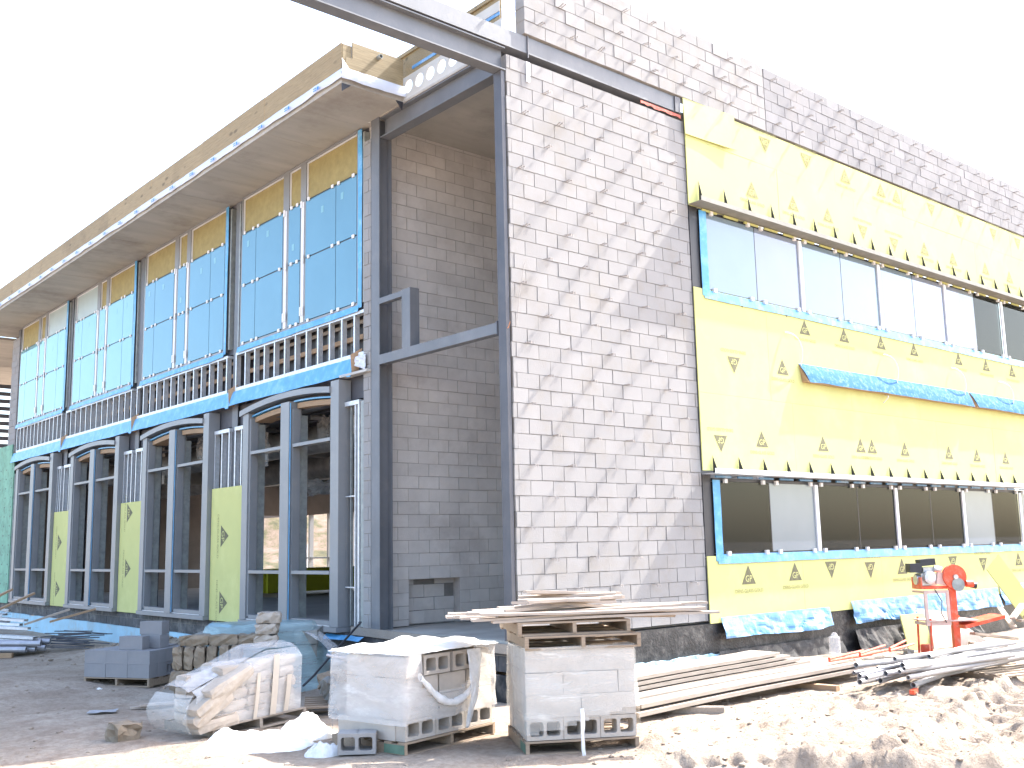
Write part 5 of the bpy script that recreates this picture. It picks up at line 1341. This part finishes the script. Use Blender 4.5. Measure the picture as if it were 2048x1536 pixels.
# ---------- pipe heap
make_pallet((6.15, -3.35, GZ), (0,0,math.radians(-15)), 'pallet under the heap of white pipes at the right', 1.3, 1.0, False)
rs = random.Random(91); PPG = 'dusty white pipes heaped at the right'
for k in range(34):
    L = rs.uniform(2.2, 3.4); cx = 4.9+rs.uniform(-.5,.9); cy = -2.95+rs.uniform(-.42,.45); cz = GZ+.17+rs.uniform(0,.28)*(1-abs(cy+2.95))
    a = rs.uniform(-.16,.14); r = rs.choice([.024,.03,.036])
    solo('scaffold_pipe', MB().pipe((-L/2,0,0),(L/2,0,0), r, .2, 12), M['pipe_white' if k % 4 else 'conduit'], 'dusty {} pipe lying {} in the heap at the right'.format('white' if k % 4 else 'grey', ('at the front' if cy < -3.12 else 'in the middle' if cy < -2.8 else 'at the back')+(', low' if cz < GZ+.27 else ', on top')), 'pipe', (cx, cy, cz), (0, rs.uniform(-.04,.03), a), PPG)
for k in range(10):
    L = rs.uniform(2.5, 3.6)
    solo('scaffold_pipe', MB().pipe((-L/2,0,0),(L/2,0,0), .024, .2, 10), M['pipe_white'], 'thin white pipe in the farther row by the masonry saw', 'pipe', (7.2+rs.uniform(-.5,.8), -2.45+rs.uniform(-.2,.2), GZ+.08+rs.uniform(0,.1)), (0, rs.uniform(-.03,.03), rs.uniform(-.12,.12)), 'thin pipes by the saw')
for k in range(3):
    solo('scaffold_brace', MB().tube([(-.55,0,0),(.55,0,0)],.02,8).tube([(-.55,.0,.03),(.5,.10,.05)],.018,8), M['orange'], ('left','middle','right')[k]+' orange scaffold brace between the boards and the white pipes', 'brace', (4.75+.5*k, -1.75-.12*k, GZ+.30+.04*k), (0,0,.10*k), 'orange scaffold braces')
solo('scaffold_brace', MB().box(-.12,.12,-.03,.03,0,.05), M['orange'], 'short red orange end plate under the near end of the white pipes', 'plate', (3.7, -3.25, GZ+.05), (0,0,.3))
for k in range(9):
    L = rs.uniform(.8, 1.8)
    solo('timber_offcut', MB().box(-L/2,L/2,-.05,.05,-.02,.02), M['plank'], 'brown offcut in the dark timber heap at the right edge', 'offcut', (9.9+rs.uniform(-.4,.6), -1.9+rs.uniform(-.5,.5), GZ+.1+.07*k), (rs.uniform(-.1,.1), rs.uniform(-.15,.15), rs.uniform(-.6,.6)), 'timber heap at the right edge')

# ---------- masonry saw (x = picture right, y = away)
S = thing('masonry_saw', 'orange masonry saw with a petrol engine on top, standing on thin legs', 'masonry saw', at(8.45, -1.25), (0,0,math.radians(-38)))
def sp(n, mb, m, par=None, **k): return part(n, mb, M[m], par or S, **k)
for (x, y) in ((-.30,-.22),(-.30,.28),(.42,.28)):
    sp('leg', MB().tube([(x-.03,y-.02,0),(x,y,.62)], .02, 8), 'orange')
sp('post', MB().box(.09,.19,-.20,-.11,0,1.20).box(.085,.205,-.215,-.095,0,.03), 'orange')
sp('frame', MB().box(-.38,-.33,-.24,-.20,.50,1.08).box(-.0,.045,-.24,-.20,.50,1.08).box(-.329,-.001,-.24,-.20,1.03,1.08).box(-.329,-.001,-.24,-.20,.50,.56).box(-.36,-.34,-.20,.28,.50,.55).box(-.36,-.34,-.199,.28,1.03,1.07), 'pink_metal')
sp('table', MB().box(-.36,.50,-.26,.34,.565,.585), 'pink_metal')
sp('tray', MB().prism([(.25,-.30,.44),(.95,-.30,.60),(.95,-.30,.65),(.25,-.30,.50)],(0,.5,0)), 'orange')
sp('belt', MB().box(-.40,.24,-.20,.18,1.10,1.15).box(-.40,-.38,-.2,.18,1.151,1.30), 'orange')
e_ = sp('engine', MB().box(-.36,-.10,-.13,.13,1.16,1.36).tube([(-.23,-.18,1.30),(-.23,.14,1.30)],.11,14).box(-.30,-.12,-.10,.10,1.37,1.46).tube([(-.42,-.02,1.26),(-.36,-.02,1.26)],.09,14), 'alu')
sp('air_filter', MB().box(-.54,-.33,-.13,.06,1.38,1.53), 'black', e_)
sp('fuel_tank', MB().obox((-.20,.02,1.545),(.26,.2,.11),(0,-.08,0)), 'black', e_)
sp('muffler', MB().tube([(-.12,-.10,1.44),(.0,-.12,1.42)],.055,10), 'alu', e_)
sp('recoil_cover', MB().tube([(-.23,-.20,1.29),(-.23,-.24,1.29)],.10,16,r2=.06), 'white_metal', e_)
g_ = MB().tube([(.16,-.27,1.30),(.16,-.19,1.30)],.20,26)
sp('blade_guard', g_, 'orange')
sp('hub', MB().tube([(.16,-.31,1.30),(.16,-.272,1.30)],.04,12), 'alu')
sp('blade', MB().tube([(.20,-.285,1.17),(.20,-.28,1.17)],.11,26), 'galv_dull')
sp('belt_guard', MB().obox((.0,-.20,1.26),(.26,.06,.20),(0,.2,0)), 'pink_metal')
sp('arm', MB().tube([(.2,-.23,1.30),(.36,-.23,1.18)],.03,8).tube([(.33,-.28,1.18),(.45,-.28,1.18)],.055,12), 'orange')
sp('handle', MB().tube([(.36,-.23,1.18),(.52,-.26,1.14)],.05,12), 'black')
sp('cable', MB().tube([(-.2,-.25,1.10),(-.1,-.27,.9),(-.12,-.26,.7),(-.05,-.27,.55)],.008,6), 'black')
solo('bucket_lid', MB().box(-.10,.10,-.07,.07,0,.16), M['orange'], 'small orange box among the saw legs', 'box', at(8.3,-1.0), (0,0,.3))
solo('white_board', MB().prism([(0,0,0),(1.5,0,0),(.7,.1,.65),(.25,.1,.7)],(0,.02,0)), M['strip_tan'], 'pale irregular board leaning on the footing behind the saw', 'board', at(9.15,-.70), (-.25,0,math.radians(-12)))
solo('stretcher_panel', MB().box(0,1.9,0,.02,0,.42), M['yellow'], 'yellow board leaning steeply beside the saw at the right edge', 'board', at(10.9,-.95,1.35), (0,math.radians(50),math.radians(-20)))
solo('stretcher_panel', MB().box(0,.7,0,.02,0,.62), M['yellow'], 'yellow offcut standing low behind the saw frame', 'board', at(8.55,-.55,0), (-.2,0,math.radians(-6)))
solo('water_bottle', MB().tube([(0,0,0),(0,0,.26)],.09,14).tube([(0,0,.26),(0,0,.33)],.07,14,r2=.03), M['wrap_thick'], 'clear plastic jug against the black footing', 'jug', at(6.45,-.42,.05))
for k, (x, y) in enumerate(((6.3,-.7),(7.9,-.9),(9.4,-1.3),(7.4,-1.2),(10.0,-1.0))):
    solo('white_scrap', rough_stone(.18,.12,.09,400+k, M['stone_pale'], .02), None, 'pale chip of masonry on the soil by the saw', 'chip', at(x,y,.04), (0,0,k), 'pale chips by the saw')

# ---------- seen through the storefront
yl = thing('wrapped_board_bundle', 'yellow wrapped bundle of boards on the floor inside', 'board bundle', (6.6, 15.6, -.62), (0,0,math.radians(8)))
part('bundle', MB().box(-2.6,2.4,-.6,.6,.12,.72), M['yellow_in'], yl)
part('bundle_end', MB().box(-2.75,-2.601,-.5,.5,.14,.66), M['yellow_in'], yl)
part('bearer', MB().box(-2.3,-2.2,-.6,.6,0,.119).box(2.0,2.1,-.6,.6,0,.119), M['lumber'], yl)
trl = thing('site_trailer', 'white site trailer seen through the far opening', 'trailer', (17.5, 28.5, GZ), (0,0,math.radians(-30)))
part('body', MB().box(-2.5,2.5,-1.2,1.2,.5,2.9), M['white_metal'], trl)
part('door', MB().box(-.5,.3,-1.23,-1.201,.6,2.6), M['white_paper'], trl)
part('sign', MB().box(-1.3,-.9,-1.23,-1.201,1.7,1.9), M['red_paint'], trl)
part('roof_edge', MB().box(-2.55,2.55,-1.25,1.25,2.901,3.0), M['galv_dull'], trl)
for k in range(7):
    solo('fence_post', MB().tube([(0,0,0),(0,0,2.2)],.04,8), M['galv'], 'pale post of the fence seen through the far opening', 'post', (12.5+1.6*k, 27.5-.9*k, GZ), (0,0,0), 'fence posts beyond the building')
# ladder and lift inside the lower windows
ld = thing('step_ladder', 'ladder with pale rungs standing behind the lower windows', 'ladder', (9.0,.75,-.62))
for s_ in (0, .42): part('rail', MB().box(s_, s_+.03, 0, .03, 0, 2.4), M['galv_dull'], ld)
for k in range(7): part('rung', MB().box(.031,.419,0,.03,.3+.33*k,.34+.33*k), M['white_metal'], ld)
rf = thing('red_lift', 'red framed lift seen dimly behind the lower windows', 'lift', (11.2,.9,-.62))
part('frame', MB().box(0,.05,0,.05,0,1.7).box(1.5,1.55,0,.05,0,1.7).box(.051,1.499,0,.05,1.65,1.7).box(.051,1.499,0,.05,.9,.95), M['red_paint'], rf)
part('panel', MB().box(.3,.75,.06,.09,.5,1.6), M['raw_wood'], rf)
for ob in list(COL.objects):
    if ob.name.startswith('t.') and ob.type == 'FONT': bpy.data.objects.remove(ob)
